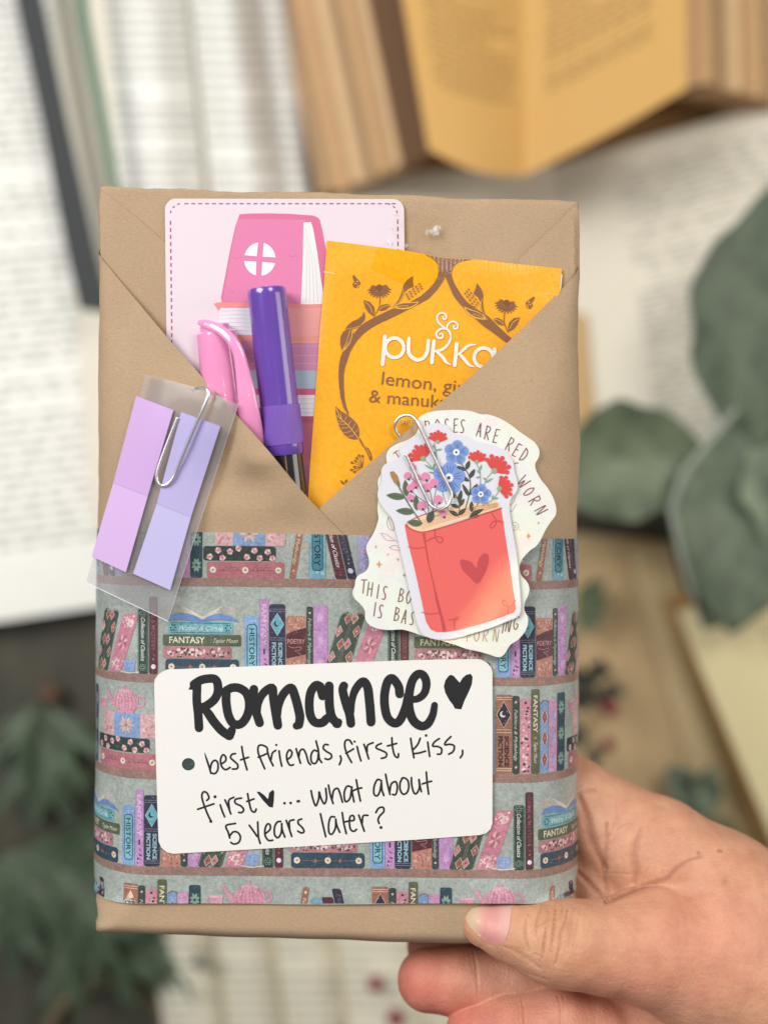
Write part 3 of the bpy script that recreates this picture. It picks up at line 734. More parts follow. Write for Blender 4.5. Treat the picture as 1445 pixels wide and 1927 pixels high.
# leaf at the vine's left bend
P.poly(ZA([(530, 915), (545, 960), (540, 1010), (500, 1070), (440, 1105), (380, 1120), (300, 1140), (340, 1080), (400, 1030), (470, 1000), (515, 960)]), br, 1)
P.poly(ZA([(290, 1150), (400, 1125), (385, 1180), (350, 1260), (300, 1340), (270, 1370), (252, 1290), (258, 1210)]), br, 2)
P.poly(ZA([(395, 1130), (398, 1200), (370, 1290), (320, 1360), (275, 1400), (300, 1345), (350, 1270), (375, 1190)]), ye, 3)
P.poly(ZA([(385, 1150), (388, 1200), (362, 1285), (318, 1345), (300, 1360), (350, 1280), (372, 1200)]), br, 4)
P.stroke(ZA([(370, 1130), (350, 1200), (310, 1310), (275, 1370)]), 1.0, ye, 5); P.stroke(ZA([(275, 1160), (340, 1120), (430, 1108), (500, 1075), (545, 1020)]), 0.9, ye, 5)
# big veined leaf and umbel lower down
P.poly(ZD([(372, 465), (440, 525), (520, 575), (600, 635), (660, 700), (690, 780), (690, 860), (675, 905), (620, 915), (560, 900), (490, 850), (430, 760), (395, 650), (375, 560)]), br, 1)
P.stroke(ZD([(380, 490), (450, 640), (540, 720), (620, 820), (690, 915)]), 1.3, ye, 3)
for a, b in (((450, 640), (385, 585)), ((480, 670), (405, 660)), ((520, 705), (410, 700)), ((560, 745), (440, 760)), ((600, 790), (480, 825)), ((640, 845), (540, 880)), ((455, 640), (440, 545)), ((490, 665), (520, 600)), ((540, 720), (585, 650)), ((590, 780), (640, 700)), ((630, 830), (680, 770))):
    P.stroke(ZD([a, ((a[0]+b[0])/2, (a[1]+b[1])/2+8), b]), 0.8, ye, 3)
P.stroke(ZD([(695, 905), (745, 1000)]), 2.6, br, 1); P.stroke(ZD([(755, 1010), (800, 1090), (840, 1190)]), 1.6, br, 1)
P.poly(ZD([(770, 1005), (820, 1040), (850, 1100), (868, 1180), (840, 1215), (845, 1130), (810, 1060)]), br, 2)
for k, (x, y) in enumerate(((690, 1135), (738, 1140), (660, 1168), (640, 1208), (592, 1230), (626, 1288), (586, 1330), (627, 1357))):
    P.stroke(ZD([(735, 1290), ((735+x)/2+8, (1290+y)/2-4), (x, y)]), 0.9, br, 1); P.disc(*ZD([(x, y)])[0], 2.4, br, 3, 9)
P.leaf(*ZD([(490, 1530), (435, 1470)]), 4, br, 1); P.leaf(*ZD([(500, 1510), (525, 1455)]), 4, br, 1)
wh = '#f4ede2'
K = lambda pts, w_, L=2, **k: P.stroke(ZCc(pts), w_, wh, L, **k)
K([(192, 348), (180, 480), (166, 640)], 7.4, caps=True); K(ell(290, 468, 97, 102, 20), 6.8, 3, closed=True)
K([(442, 372), (436, 470), (452, 545), (520, 594), (590, 575), (632, 510), (645, 395)], 7)
K([(702, 400), (690, 520), (682, 622)], 7.2); K([(715, 505), (790, 485), (850, 430), (878, 365), (868, 305), (835, 268)], [4, 5.5, 5, 4.4, 4, 3.8, 3.4], 3)
K([(835, 268), (780, 232), (744, 190), (735, 150), (755, 112), (792, 102), (825, 118), (832, 150), (812, 170), (794, 152), (806, 140)], [2.6, 3.6, 4, 4, 3.6, 3.4, 3.4, 3.4, 3.4, 3, 2.4], 4)
K([(838, 270), (845, 230), (880, 196), (925, 198), (952, 228), (945, 262), (915, 268), (905, 245), (922, 236)], [3, 3.6, 3.8, 3.6, 3.4, 3.4, 3.4, 3, 2.4], 4)
K([(835, 275), (790, 266), (745, 288), (726, 325), (745, 362), (782, 366), (798, 338), (782, 316), (762, 328)], [3, 3.6, 4, 4, 4, 4, 3.8, 3.4, 2.6], 5)
K([(730, 505), (790, 560), (830, 618), (878, 645)], [4.5, 6.4, 6, 1.6], 4)
K([(941, 425), (930, 540), (920, 650)], 7.4); K([(955, 540), (1020, 480), (1070, 442), (1140, 435)], [3.5, 6, 5.4, 1.8], 3); K([(970, 530), (1030, 600), (1075, 650), (1122, 668)], [4.5, 6.4, 6, 2], 4)
K(ell(1222, 570, 100, 100, 18), 6.6, 3, closed=True); K([(1338, 480), (1320, 690)], 7, 4)
P.text('lemon, ginger', 717.5, 723, h=24.5, w=212, ang=6.6, col=br, L=2, bold=-0.004)
P.text('& manuka honey', 694, 756.5, h=24, w=250, ang=4.6, col=br, L=2, bold=-0.004)
P.text('organic', 750, 797, h=13.0, w=66, ang=3.0, col='#f5e0a0', L=2, bold=-0.012)
P.build('printed_vines_and_lettering', INK, sach)
P = Print(sf, 1.7); P.stroke(ZA([(60, 447), (120, 452), (185, 468)]), 1.2, '#fff0c0', 0); P.stroke(ZB([(1125, 516), (1180, 514), (1240, 520)]), 1.0, '#ffe089', 0); P.stroke(ZB([(1318, 312), (1304, 462)]), 1.6, '#f6efe0', 0)
o = P.build('tear_notch', INK, sach); o['kind'] = 'stuff'

# ------------------------------------------------------------------ pens
def shade_plastic(name, c, rough=0.2, coat=0.6, sss=0.0):
    t = NT(name); nz = t.noise(60, 2); t.set(Base_Color=t.mix(lin(c), t.ramp(nz, [(0.3, 0.94), (0.7, 1.04)]), 1.0, 'MULTIPLY'), Roughness=rough, Coat_Weight=coat, Coat_Roughness=0.06)
    if sss: t.set(Subsurface_Weight=sss, Subsurface_Scale=0.002)
    t.bump(t.noise(350, 2), 0.06, 0.0002)
    return t.m
def lathe(name, a, b, prof, mat, parent, n=48, ribs=None, flat=1.0):
    """a, b: (X, Y, d) axis ends; prof: (t along, radius in units)"""
    A_, B_ = W(*a), W(*b); ax = (B_-A_).normalized(); L = (B_-A_).length
    ux = ax.cross(Vector((0, 0, 1))).normalized(); uz = ux.cross(ax).normalized()
    V = []; F_ = []
    for t_, r in prof:
        for k in range(n):
            q = 2*math.pi*k/n; rr = r
            if ribs and ribs[0] <= t_ <= ribs[1]: rr += 0.7*(1 if (k % 2) else -1)
            V.append(A_+ax*(L*t_)+ux*(rr*S*math.cos(q))+uz*(rr*S*flat*math.sin(q)))
    m = len(prof)
    for i in range(m-1):
        for k in range(n): F_.append((i*n+k, i*n+(k+1) % n, (i+1)*n+(k+1) % n, (i+1)*n+k))
    F_ += [tuple(reversed(range(n))), tuple(range((m-1)*n, m*n))]
    o = mesh_obj(name, V, F_, mat, parent, True)
    o.data.set_sharp_from_angle(angle=R_(38)); return o
mark = empty('marker_pen', W(501, 541, 42), 'marker pen with glossy purple cap and black barrel, standing in the pocket', 'marker')
PURPLE = shade_plastic('purple_plastic', '#6745a8', 0.22); BLACKP = shade_plastic('black_plastic', '#231f22', 0.2)
lathe('cap', PURP[0], PURP[1], [(0.0, 30), (0.004, 34), (0.012, 35.6), (0.03, 36), (0.25, 36.2), (0.488, 36.6)], PURPLE, mark)
lathe('ribbed_collar', PURP[0], PURP[1], [(0.488, 36.4), (0.490, 38), (0.58, 38), (0.635, 38.2), (0.652, 38.2), (0.654, 36.5)], shade_plastic('violet_plastic', '#7a55b8', 0.42, 0.1), mark, n=110, ribs=(0.4905, 0.640))
lathe('cap_rim', PURP[0], PURP[1], [(0.652, 37.0), (0.690, 36.6), (0.696, 35.4), (0.697, 33)], PURPLE, mark)
lathe('barrel', PURP[0], PURP[1], [(0.690, 33), (0.75, 33), (0.86, 33.4)], BLACKP, mark)
hl = empty('highlighter_pen', W(*PINK[0]), 'light pink highlighter pen with a wide clip, left of the purple marker', 'highlighter')
PINKP = shade_plastic('pink_plastic', '#f59ccb', 0.16, 0.8, 0.08)
lathe('cap', (406, 622, 22), (436, 845, -6), [(0.0, 30), (0.004, 34), (0.016, 37.5), (0.04, 38.5), (0.3, 39.5), (0.62, 40), (1.0, 40)], PINKP, hl, flat=0.95)
# clip: a bent tongue swept down the cap's right side
cl = [(373, 606, 38, 7, 6), (388, 610, 46, 8.5, 6), (407, 617, 55, 9.5, 7), (424, 628, 61, 10, 7), (438, 643, 64, 10.5, 8), (449, 664, 65, 11, 8), (457, 700, 64, 13.5, 9), (464, 740, 61, 17, 10), (470, 785, 51, 20, 10), (475, 820, 38, 21, 9), (477, 838, 28, 20, 7)]
V = []; Fc = []; n = 18; q = []
for i in range(len(cl)-1):
    for k in range(5):
        t = k/5; a = cl[max(0, i-1)]; b = cl[i]; c_ = cl[i+1]; d_ = cl[min(len(cl)-1, i+2)]
        q.append(tuple(0.5*((2*b[j])+(c_[j]-a[j])*t+(2*a[j]-5*b[j]+4*c_[j]-d_[j])*t*t+(3*b[j]-a[j]-3*c_[j]+d_[j])*t**3) for j in range(5)))
q.append(cl[-1])
for i, (x, y, d, wd, hh) in enumerate(q):
    a = q[max(0, i-1)]; b = q[min(len(q)-1, i+1)]; tv = (W(*b[:3])-W(*a[:3])).normalized()
    sx = tv.cross(Vector((0, 0, 1))).normalized(); sz = sx.cross(tv).normalized(); c0 = W(x, y, d)
    e = min(1, (i+1)/5)**0.5
    for k in range(n):
        an = 2*math.pi*k/n; ca, sa = math.cos(an), math.sin(an)
        V.append(c0+sx*(math.copysign(abs(ca)**0.7, ca)*wd*e*S)+sz*(math.copysign(abs(sa)**0.7, sa)*hh*e*S))
m = len(q)
for i in range(m-1):
    for k in range(n): Fc.append((i*n+k, i*n+(k+1) % n, (i+1)*n+(k+1) % n, (i+1)*n+k))
Fc += [tuple(reversed(range(n))), tuple(range((m-1)*n, m*n))]
mesh_obj('clip', V, Fc, PINKP, hl, True)
lathe('cap_neck', (403, 611, 26), (406, 630, 24), [(0, 26), (0.1, 28), (1, 28)], PINKP, hl)

# ------------------------------------------------------------------ clear film and tape
def film_mat(name, haze=0.12, tint=(0.93, 0.95, 0.97), rough=0.12, bump=0.1, fr=0.5):
    t = NT(name); tr = t.n('ShaderNodeBsdfTransparent'); tr.inputs[0].default_value = (*tint, 1)
    t.set(Base_Color=(0.85, 0.87, 0.9), Roughness=rough, Specular_IOR_Level=0.6); t.bump(t.noise(180, 3), bump, 0.0006)
    mx = t.n('ShaderNodeMixShader'); lw = t.n('ShaderNodeLayerWeight'); lw.inputs[0].default_value = 0.25
    mm = t.n('ShaderNodeMath', operation='MULTIPLY_ADD'); t.l(lw.outputs['Fresnel'], mm.inputs[0]); mm.inputs[1].default_value = fr; mm.inputs[2].default_value = haze
    t.l(mm.outputs[0], mx.inputs[0]); t.l(tr.outputs[0], mx.inputs[1]); t.l(t.b.outputs[0], mx.inputs[2]); t.l(mx.outputs[0], t.out.inputs[0]); return t.m
FILM = film_mat('clear_film', 0.13, (0.90, 0.885, 0.89)); TAPE = film_mat('clear_tape', 0.0, (1.0, 0.995, 0.985), 0.08, 0.5, 0.12)
tape = sheet('clear_tape', [(745, 392), (838, 401), (842, 470), (800, 476), (752, 470), (735, 428)], Wd(lambda x, y: 7.5+1.0*math.sin(x/6+y/9)+0.8*math.sin(y/5-x/11)), 0.8, TAPE, step=4)
tag(tape, 'crinkled clear tape stuck over the right edge of the pink card onto the kraft paper', 'tape')
GL = film_mat('tape_crinkle_gloss', 0.30, (1, 1, 1), 0.10, 0.8, 0.5)
V = []; Fc = []
for (cx, cy, r) in ((818, 436, 11), (822, 430, 7), (803, 436, 6), (764, 461, 5), (733, 455, 5), (744, 402, 3.5), (735, 427, 3)):
    rr = random.Random(int(cx)); b = len(V); V.append(W(cx, cy, 12)); k = 9
    for i in range(k): a = 2*math.pi*i/k; q = r*rr.uniform(.45, 1.2); V.append(W(cx+q*math.cos(a), cy+q*math.sin(a), 9.2+rr.uniform(0, 4)))
    Fc += [(b, b+1+(i+1) % k, b+1+i) for i in range(k)]
mesh_obj('tape_crinkle', V, Fc, GL, tape)
t2 = sheet('clear_tape', [(711, 464), (760, 469.5), (799, 477.5), (813, 484), (824, 495), (826, 512), (815, 535), (795, 545), (757, 534), (697, 505)], Wd(lambda x, y: sd(x, y)+2.6), 0.5, film_mat('clear_tape_flat', 0.0, (1.0, 0.985, 0.78), 0.3, 0.1, 0.03), step=6)
tag(t2, 'piece of clear tape lying on the top edge of the yellow tea sachet', 'tape')

# ------------------------------------------------------------------ page flags in a clear sleeve
def fd(x, y): return 31+42*math.exp(-(((x-438)/95)**2+((y-770)/105)**2))-4*sstep(950, 1150, y)
Z5 = lambda pts: Z(160, 680, 3.853, pts)
fl = empty('page_flags', W(300, 930, 30), 'clear sleeve holding two strips of purple page flags, clipped at the left edge', 'page flags')
ff = Wd(fd)
sheet('plastic_sleeve', Z5([(438, 88), (860, 205), (1112, 310), (600, 1885), (85, 1640), (10, 1600)]), ff, 0.7, FILM, fl, step=12)
F1 = plain('flag_lilac', '#cba6dd', 0.42, 0.015, 3000, 0.05); F1b = plain('flag_lilac_light', '#d3b2e4', 0.42, 0.015, 3000, 0.05)
F2 = plain('flag_periwinkle', '#b7aede', 0.42, 0.015, 3000, 0.05); F2b = plain('flag_periwinkle_light', '#c0b9e5', 0.42, 0.015, 3000, 0.05)
ffl = lambda h: (lambda x, y, off: W(x, y, fd(x, y)+h+off))
a = sheet('flag_strip', Z5([(370, 250), (641, 352), (455, 975), (205, 880)]), ffl(1.4), 4.5, F1, fl, step=16); tag(a, 'lilac flag strip on the left')
a = sheet('flag_strip', Z5([(205, 880), (455, 975), (296, 1530), (48, 1415)]), ffl(1.4), 3.6, F1b, fl, step=16); tag(a, 'paler lower part of the lilac flag strip')
a = sheet('flag_strip', Z5([(697, 367), (981, 470), (768, 1128), (520, 1030)]), ffl(1.4), 4.5, F2, fl, step=16); tag(a, 'periwinkle flag strip on the right')
a = sheet('flag_strip', Z5([(520, 1030), (768, 1128), (617, 1660), (348, 1540)]), ffl(1.4), 3.6, F2b, fl, step=16); tag(a, 'paler lower part of the periwinkle flag strip')
P = Print(ff, 1.0); P.stroke(Z5([(10, 1600), (85, 1640), (600, 1885)]), 1.2, '#f4f6f8', 0); P.stroke(Z5([(600, 1885), (860, 1080), (1110, 312)]), 0.5, '#d8dade', 0); P.build('sleeve_edge', print_mat('sleeve_edge', 0.15, coat=0.8), fl)

# ------------------------------------------------------------------ stickers
t = NT('holographic_foil')

geo = t.n('ShaderNodeNewGeometry')
mp = t.n('ShaderNodeMath', operation='MULTIPLY_ADD'); t.l(t.noise(75, 3), mp.inputs[0]); mp.inputs[1].default_value = 420; mp.inputs[2].default_value = 170
a_ = t.n('ShaderNodeAttribute'); a_.attribute_name = 'Col'
t.set(Base_Color=a_.outputs['Color'], Roughness=0.34, Metallic=0.0, Specular_IOR_Level=0.22, Coat_Weight=0.8, Coat_Roughness=0.08, Thin_Film_IOR=1.62); t.l(mp.outputs[0], t.b.inputs['Thin Film Thickness'])
spk = t.noise(3300, 5, 0.8)
t.bump(t.mix(spk, t.noise(60, 2), 0.6), 0.14, 0.00022); HOLO = t.m
ZS = lambda pts: Z(640, 760, 3.4405, pts)
holo_out = ZS([(505, 100), (530, 72), (590, 50), (680, 40), (780, 39), (850, 47), (900, 64), (930, 68), (960, 68), (1030, 92), (1100, 132), (1160, 178), (1210, 213), (1262, 252), (1289, 300), (1285, 345), (1263, 385), (1268, 430), (1300, 490), (1340, 540), (1375, 600), (1397, 665), (1395, 718), (1370, 755), (1345, 790), (1322, 830), (1303, 870), (1272, 918), (1232, 948), (1192, 988), (1167, 1030), (1161, 1072), (1175, 1115), (1208, 1150), (1225, 1195), (1217, 1240), (1194, 1290), (1194, 1340), (1214, 1380), (1214, 1430), (1193, 1480), (1150, 1530), (1103, 1560), (1077, 1600), (1055, 1630), (1020, 1641), (960, 1622), (900, 1605), (820, 1588), (740, 1560), (640, 1530), (540, 1505), (470, 1480), (400, 1462), (320, 1465), (250, 1457), (190, 1432), (163, 1390), (160, 1340), (132, 1298), (95, 1262), (80, 1220), (95, 1178), (100, 1140), (118, 1110), (160, 1088), (185, 1050), (185, 1000), (172, 960), (170, 920), (190, 880), (215, 840), (235, 790), (248, 740), (242, 690), (243, 640), (250, 600), (246, 540), (244, 500), (262, 455), (296, 420), (302, 380), (298, 335), (320, 290), (370, 258), (430, 235), (475, 210), (500, 175), (508, 140)])
def hd(x, y): return 28+1.5*math.sin((x-700)/140)
hs = empty('holographic_sticker', W(850, 1000, 26), 'large white holographic sticker with scalloped edge and rhyming words, under the flower sticker', 'sticker')
sheet('sticker_sheet', crom(holo_out, True, 4), Wd(hd), 1.6, HOLO, hs, step=9, col='#eeece4', resample=False)
P = Print(Wd(hd), 2.1)
GLY = {
 'R': ([(.12, 0), (.1, 1)], [(.1, .03), (.6, .06), (.72, .25), (.5, .47), (.14, .52)], [(.2, .52), (.45, .72), (.75, 1)]),
 'O': ([(.5, .0), (.18, .25), (.12, .6), (.4, 1), (.75, .8), (.85, .4), (.62, .05), (.45, .0)],),
 'S': ([(.8, .08), (.5, 0), (.25, .2), (.4, .45), (.7, .7), (.6, .95), (.2, .95)],),
 'E': ([(.2, 0), (.17, 1)], [(.2, .02), (.75, 0)], [(.2, .48), (.62, .46)], [(.17, 1), (.75, .97)]),
 'A': ([(.1, 1), (.3, .5), (.5, 0), (.62, .5), (.8, 1)], [(.2, .68), (.72, .62)]),
 'D': ([(.15, 0), (.15, 1)], [(.15, .02), (.6, .15), (.8, .5), (.6, .88), (.15, 1)]),
 'W': ([(.02, 0), (.25, 1), (.48, .35), (.7, 1), (.98, 0)],), 'N': ([(.12, 1), (.15, 0), (.72, 1), (.78, 0)],),
 'T': ([(.0, .05), (.95, 0)], [(.5, .02), (.5, 1)]), 'H': ([(.12, 0), (.12, 1)], [(.78, 0), (.78, 1)], [(.12, .5), (.78, .48)]),
 'I': ([(.5, 0), (.5, 1)],), 'B': ([(.15, 0), (.12, 1)], [(.15, .02), (.65, .12), (.62, .38), (.15, .48)], [(.15, .48), (.75, .6), (.7, .9), (.12, 1)]),
 'G': ([(.8, .1), (.5, 0), (.15, .4), (.25, .85), (.6, 1), (.82, .8), (.8, .58), (.5, .58)],), 'P': ([(.15, 0), (.15, 1)], [(.15, .02), (.7, .1), (.65, .42), (.15, .52)]), ',': ([(.5, .9), (.5, 1.05), (.35, 1.2)],), '(': ([(.9, .0), (.5, .1), (.3, .4)],)}
def hand_letter(ch, cx, cy, h, wd, ang, th, col, L=0):
    c_, s_ = math.cos(R_(ang)), math.sin(R_(ang))
    for st in GLY[ch]:
        pts = []
        for a, b in st:
            a = (a-.5)*wd; b = (b-.5)*h; pts.append((cx+a*c_-b*s_, cy+a*s_+b*c_))
        P.stroke(ZS(pts), th, col, L, smooth=len(pts) > 2, step=2)
tx = '#8c4f50'
for ch, x, y, a in (('R', 572, 150, -12), ('O', 632, 145, -6), ('S', 690, 140, -2), ('E', 750, 140, 2), ('S', 792, 145, 4), ('A', 903, 167, 10), ('R', 958, 187, 12), ('E', 1012, 208, 15), ('R', 1102, 262, 26), ('E', 1146, 300, 30), ('D', 1194, 330, 32)): hand_letter(ch, x, y, 88, 40, a, 1.9, tx)
hand_letter('T', 372, 335, 60, 34, -32, 1.7, '#b0653f')
hand_letter('(', 1132, 395, 40, 30, 30, 1.8, tx)
for ch, x, y, a, w_ in (('W', 1186, 505, 48, 52), ('O', 1222, 568, 55, 38), ('R', 1262, 628, 60, 42), ('N', 1302, 690, 62, 44)): hand_letter(ch, x, y, 80, w_, a, 1.9, tx)
for ch, x, y, a in (('T', 152, 1182, 6), ('H', 195, 1200, 7), ('I', 245, 1215, 8), ('S', 288, 1225, 8), ('B', 398, 1240, 10), ('O', 446, 1250, 10), ('I', 224, 1330, 8), ('S', 262, 1345, 8), ('B', 370, 1362, 9), ('A', 418, 1378, 10), ('S', 468, 1390, 10), ('I', 1058, 1440, 12), ('N', 1092, 1432, 12), ('G', 1140, 1418, 12)): hand_letter(ch, x, y, 88, 38, a, 2.0, tx)
for ch, x, a in (('P', 838, 4), ('O', 885, 6), ('R', 945, 8), ('N', 1010, 10)): hand_letter(ch, x, 1500, 78, 42, a, 1.5, '#c48a4c')
for pts in ([(310, 730), (325, 780), (345, 820), (345, 780), (328, 740), (310, 730)], [(312, 732), (303, 770), (318, 810), (345, 822)], [(262, 838), (300, 845), (335, 870), (350, 885), (300, 880), (262, 838)], [(350, 885), (385, 890)], [(318, 930), (350, 915), (380, 930), (390, 945), (350, 945), (318, 930)], [(1135, 600), (1120, 640), (1098, 655)], [(1140, 650), (1115, 690), (1100, 700)], [(1110, 770), (1135, 765), (1155, 790), (1140, 815), (1112, 820)], [(1122, 785), (1140, 790), (1128, 805)]):
    P.stroke(ZS(pts), 1.0, '#c79a96', 0)
def spark(x, y, r, c='#dd9a5e', L=0):
    P.poly(ZS([(x, y-r), (x+r*.25, y-r*.25), (x+r*.8, y), (x+r*.25, y+r*.25), (x, y+r), (x-r*.25, y+r*.25), (x-r*.8, y), (x-r*.25, y-r*.25)]), c, L)
for a in ((232, 926, 13), (252, 1040, 26), (310, 975, 10), (374, 1008, 14), (415, 1110, 18), (330, 1080, 4), (1284, 770, 12), (1219, 856, 22), (1163, 815, 6), (1158, 1135, 8)): spark(*a)
P.build('printed_words', HOLO, hs)

flow_out = ZS([(545, 148), (590, 130), (640, 124), (690, 138), (722, 178), (760, 194), (820, 208), (870, 238), (930, 253), (990, 263), (1050, 292), (1095, 333), (1121, 380), (1127, 430), (1141, 480), (1150, 525), (1140, 570), (1108, 610), (1095, 660), (1100, 720), (1113, 800), (1130, 900), (1145, 1000), (1155, 1100), (1163, 1200), (1170, 1290), (1166, 1350), (1141, 1385), (1080, 1410), (980, 1450), (880, 1480), (780, 1511), (700, 1525), (620, 1526), (570, 1512), (530, 1482), (502, 1430), (480, 1350), (458, 1250), (432, 1130), (411, 1040), (390, 950), (370, 860), (350, 780), (322, 722), (290, 685), (268, 650), (246, 612), (244, 565), (264, 520), (271, 470), (266, 430), (290, 392), (350, 362), (390, 338), (384, 300), (398, 262), (440, 232), (495, 216), (518, 185)])
def fdp(x, y):          # a little curled: lifted at the lower right
    t_ = ((x-835)*0.78+(y-1010)*0.62); return 35+0.00003*max(0, t_+60)**2+2*math.exp(-((x-790)**2+(y-800)**2)/50**2)
fs = empty('flower_book_sticker', W(860, 990, 33), 'glossy sticker of wild flowers growing from a coral red book with a heart', 'sticker')
FST = print_mat('glossy_sticker', 0.34, 0, 0.55, grain=0.03, film=0)
def gloss(name, rough, coat, cr, metal=0.0, bs=0.6):
    t = NT(name); a_ = t.n('ShaderNodeAttribute'); a_.attribute_name = 'Col'
    nz = t.noise(2600, 6, 0.8); t.set(Base_Color=t.mix(a_.outputs['Color'], t.ramp(nz, [(0.3, 0.95), (0.7, 1.0)]), 1.0, 'MULTIPLY'), Roughness=rough, Coat_Weight=t.ramp(t.noise(1500, 4, 0.8), [(0.45, 0.2*coat), (0.58, 1.0*coat)]), Coat_Roughness=cr, Metallic=metal, Specular_IOR_Level=0.12)
    t.bump(t.mix(t.noise(2800, 4, 0.7), t.noise(120, 2), 0.4), bs*.5, 0.0001)
    b1 = t.n('ShaderNodeBump'); b1.inputs['Strength'].default_value = 1.0; b1.inputs['Distance'].default_value = 0.0000022; t.l(t.noise(1900, 3, 0.7), b1.inputs['Height']); t.l(b1.outputs[0], t.b.inputs['Coat Normal']); return t.m
FST = gloss('glossy_sticker', 0.5, 1.0, 0.03, 0.0, 0.10)
sheet('sticker_sheet', crom(flow_out, True, 4), Wd(fdp), 1.6, FST, fs, step=9, col='#dddde6', resample=False)
P = Print(Wd(fdp), 2.1, sub=lambda p: 16)
co, cd = '#e66a66', '#c25054'
P.poly(ZS([(432, 772), (470, 748), (560, 720), (640, 690), (760, 655), (880, 635), (1000, 624), (1030, 645), (1037, 675), (900, 716), (760, 760), (640, 800), (560, 826), (500, 822), (450, 802)]), '#eccbaa', 0)
P.poly(ZS([(418, 790), (430, 770), (440, 790), (470, 812), (520, 830), (570, 826), (640, 806), (760, 766), (900, 722), (1040, 674), (1052, 740), (1075, 900), (1100, 1050), (1120, 1200), (1138, 1325), (1128, 1350), (1050, 1380), (900, 1430), (780, 1462), (690, 1478), (625, 1479), (585, 1460), (556, 1410), (520, 1240), (480, 1060), (440, 900)]), co, 1)
P.stroke(ZS([(424, 782), (450, 808), (520, 830), (580, 822), (700, 788), (900, 722), (1044, 674)]), 2.0, cd, 4)
P.stroke(ZS([(440, 762), (520, 724), (660, 680)]), 1.6, cd, 3)
for k in range(6): P.stroke(ZS([(470+k*12, 770+k*8), (640, 726+k*9), (860, 665+k*9), (1020, 640+k*5)]), 0.8, '#d9ac88', 2, caps=False)
P.poly(ZS([(532, 836), (550, 838), (556, 900), (580, 1050), (612, 1180), (640, 1290), (668, 1390), (690, 1474), (666, 1478), (650, 1390), (620, 1280), (600, 1160), (566, 1020), (545, 900)]), cd, 3)
P.stroke(ZS([(440, 925), (490, 936), (550, 928)]), 1.5, cd, 4); P.stroke(ZS([(530, 1350), (580, 1362), (645, 1352)]), 1.5, cd, 4)
P.poly(ZS([(776, 1015), (800, 1008), (850, 1025), (880, 1062), (895, 1010), (920, 975), (945, 968), (962, 985), (958, 1040), (930, 1110), (890, 1165), (840, 1125), (790, 1070)]), cd, 4, smooth=3)
def curl(pts): P.stroke(ZS(pts), 1.9, cd, 4)
curl([(612, 812), (618, 870), (645, 900), (666, 880), (650, 860), (600, 868), (560, 890)]); curl([(980, 705), (1010, 760), (990, 800), (972, 800), (985, 765), (1030, 758), (1055, 768)])
curl([(1135, 1275), (1100, 1312), (1055, 1300), (1050, 1275), (1072, 1278), (1085, 1310), (1085, 1358)]); curl([(700, 1400), (760, 1395), (765, 1380), (745, 1388), (738, 1420), (742, 1460)])
# greenery
def stem(pts, w_, c, L=5): P.stroke(ZS(pts), w_, c, L)
def lf(x0, y0, x1, y1, w_, c, L=6, v=None, b=0.0): P.leaf(*ZS([(x0, y0), (x1, y1)]), w_, c, L, b, v, 0.7)
g1, g2, g3 = '#5f6e55', '#414a3c', '#7fa38a'
stem([(530, 775), (470, 690), (415, 600), (385, 545), (370, 500)], 2.2, g1)
P.poly(ZS([(322, 440), (345, 434), (372, 465), (388, 520), (384, 545), (350, 510), (328, 470)]), '#a8834c', 6)
for a in ((420, 605, 298, 590, 13), (430, 600, 420, 490, 12), (480, 700, 360, 690, 13), (495, 690, 490, 590, 11), (530, 778, 432, 765, 13)): lf(*a, g1, 6, '#4b5844')
for x, y in ((470, 412), (436, 465), (500, 480), (552, 472), (452, 545), (560, 540), (608, 512), (455, 606), (634, 620), (528, 660), (666, 712), (482, 520)):
    P.disc(*ZS([(x, y)])[0], 8.8 if x in (552, 560, 634, 528, 608) else 7, '#df8bb0', 7+(int(x) % 3), 12); P.disc(*ZS([(x+8, y+22)])[0], 2.4, '#5a4048', 11, 6)
for pts in ([(575, 740), (560, 620), (520, 540), (450, 470)], [(600, 700), (590, 600), (560, 500)], [(600, 690), (610, 600), (625, 540)], [(560, 640), (500, 600), (460, 560)], [(575, 740), (545, 690)], [(600, 730), (650, 715)], [(615, 680), (630, 650)]): stem(pts, 0.9, '#54424a', 6)
lf(570, 770, 600, 690, 14, '#4d5549', 12)
stem([(765, 730), (770, 640), (720, 545)], 1.4, g2); stem([(835, 735), (870, 680), (908, 620), (910, 590)], 1.2, g2); stem([(805, 700), (840, 560), (835, 470), (800, 410), (770, 370)], 1.5, g2)
for a in ((765, 725, 705, 690, 8), (765, 720, 815, 675, 8), (770, 670, 715, 650, 7), (770, 665, 805, 612, 7), (768, 640, 785, 555, 8), (745, 610, 700, 560, 6), (835, 600, 790, 515, 7), (838, 590, 890, 515, 8), (835, 500, 780, 468, 7), (838, 480, 872, 420, 8), (812, 430, 750, 402, 7), (815, 425, 838, 365, 8), (845, 720, 930, 680, 8), (838, 730, 905, 722, 7), (850, 700, 850, 628, 8)): lf(*a, g2, 7, '#6b7762')
for pts in ([(610, 380), (618, 300), (608, 250)], [(650, 500), (600, 420), (545, 355)], [(700, 690), (670, 600), (640, 480), (620, 300)], [(908, 520), (905, 440), (880, 380)], [(930, 530), (950, 480), (985, 440)], [(920, 660), (985, 620), (1030, 560)]): stem(pts, 1.3, g3)
for a in ((618, 300, 660, 292), (614, 290, 600, 262), (618, 310, 595, 330), (600, 425, 545, 392), (600, 425, 615, 380), (625, 450, 570, 440), (905, 430, 915, 392), (905, 470, 880, 480), (905, 450, 885, 425), (940, 510, 990, 480), (948, 495, 925, 475), (990, 615, 1025, 608), (985, 620, 990, 588), (945, 650, 970, 655)): lf(*a, 3.6, g3, 6)
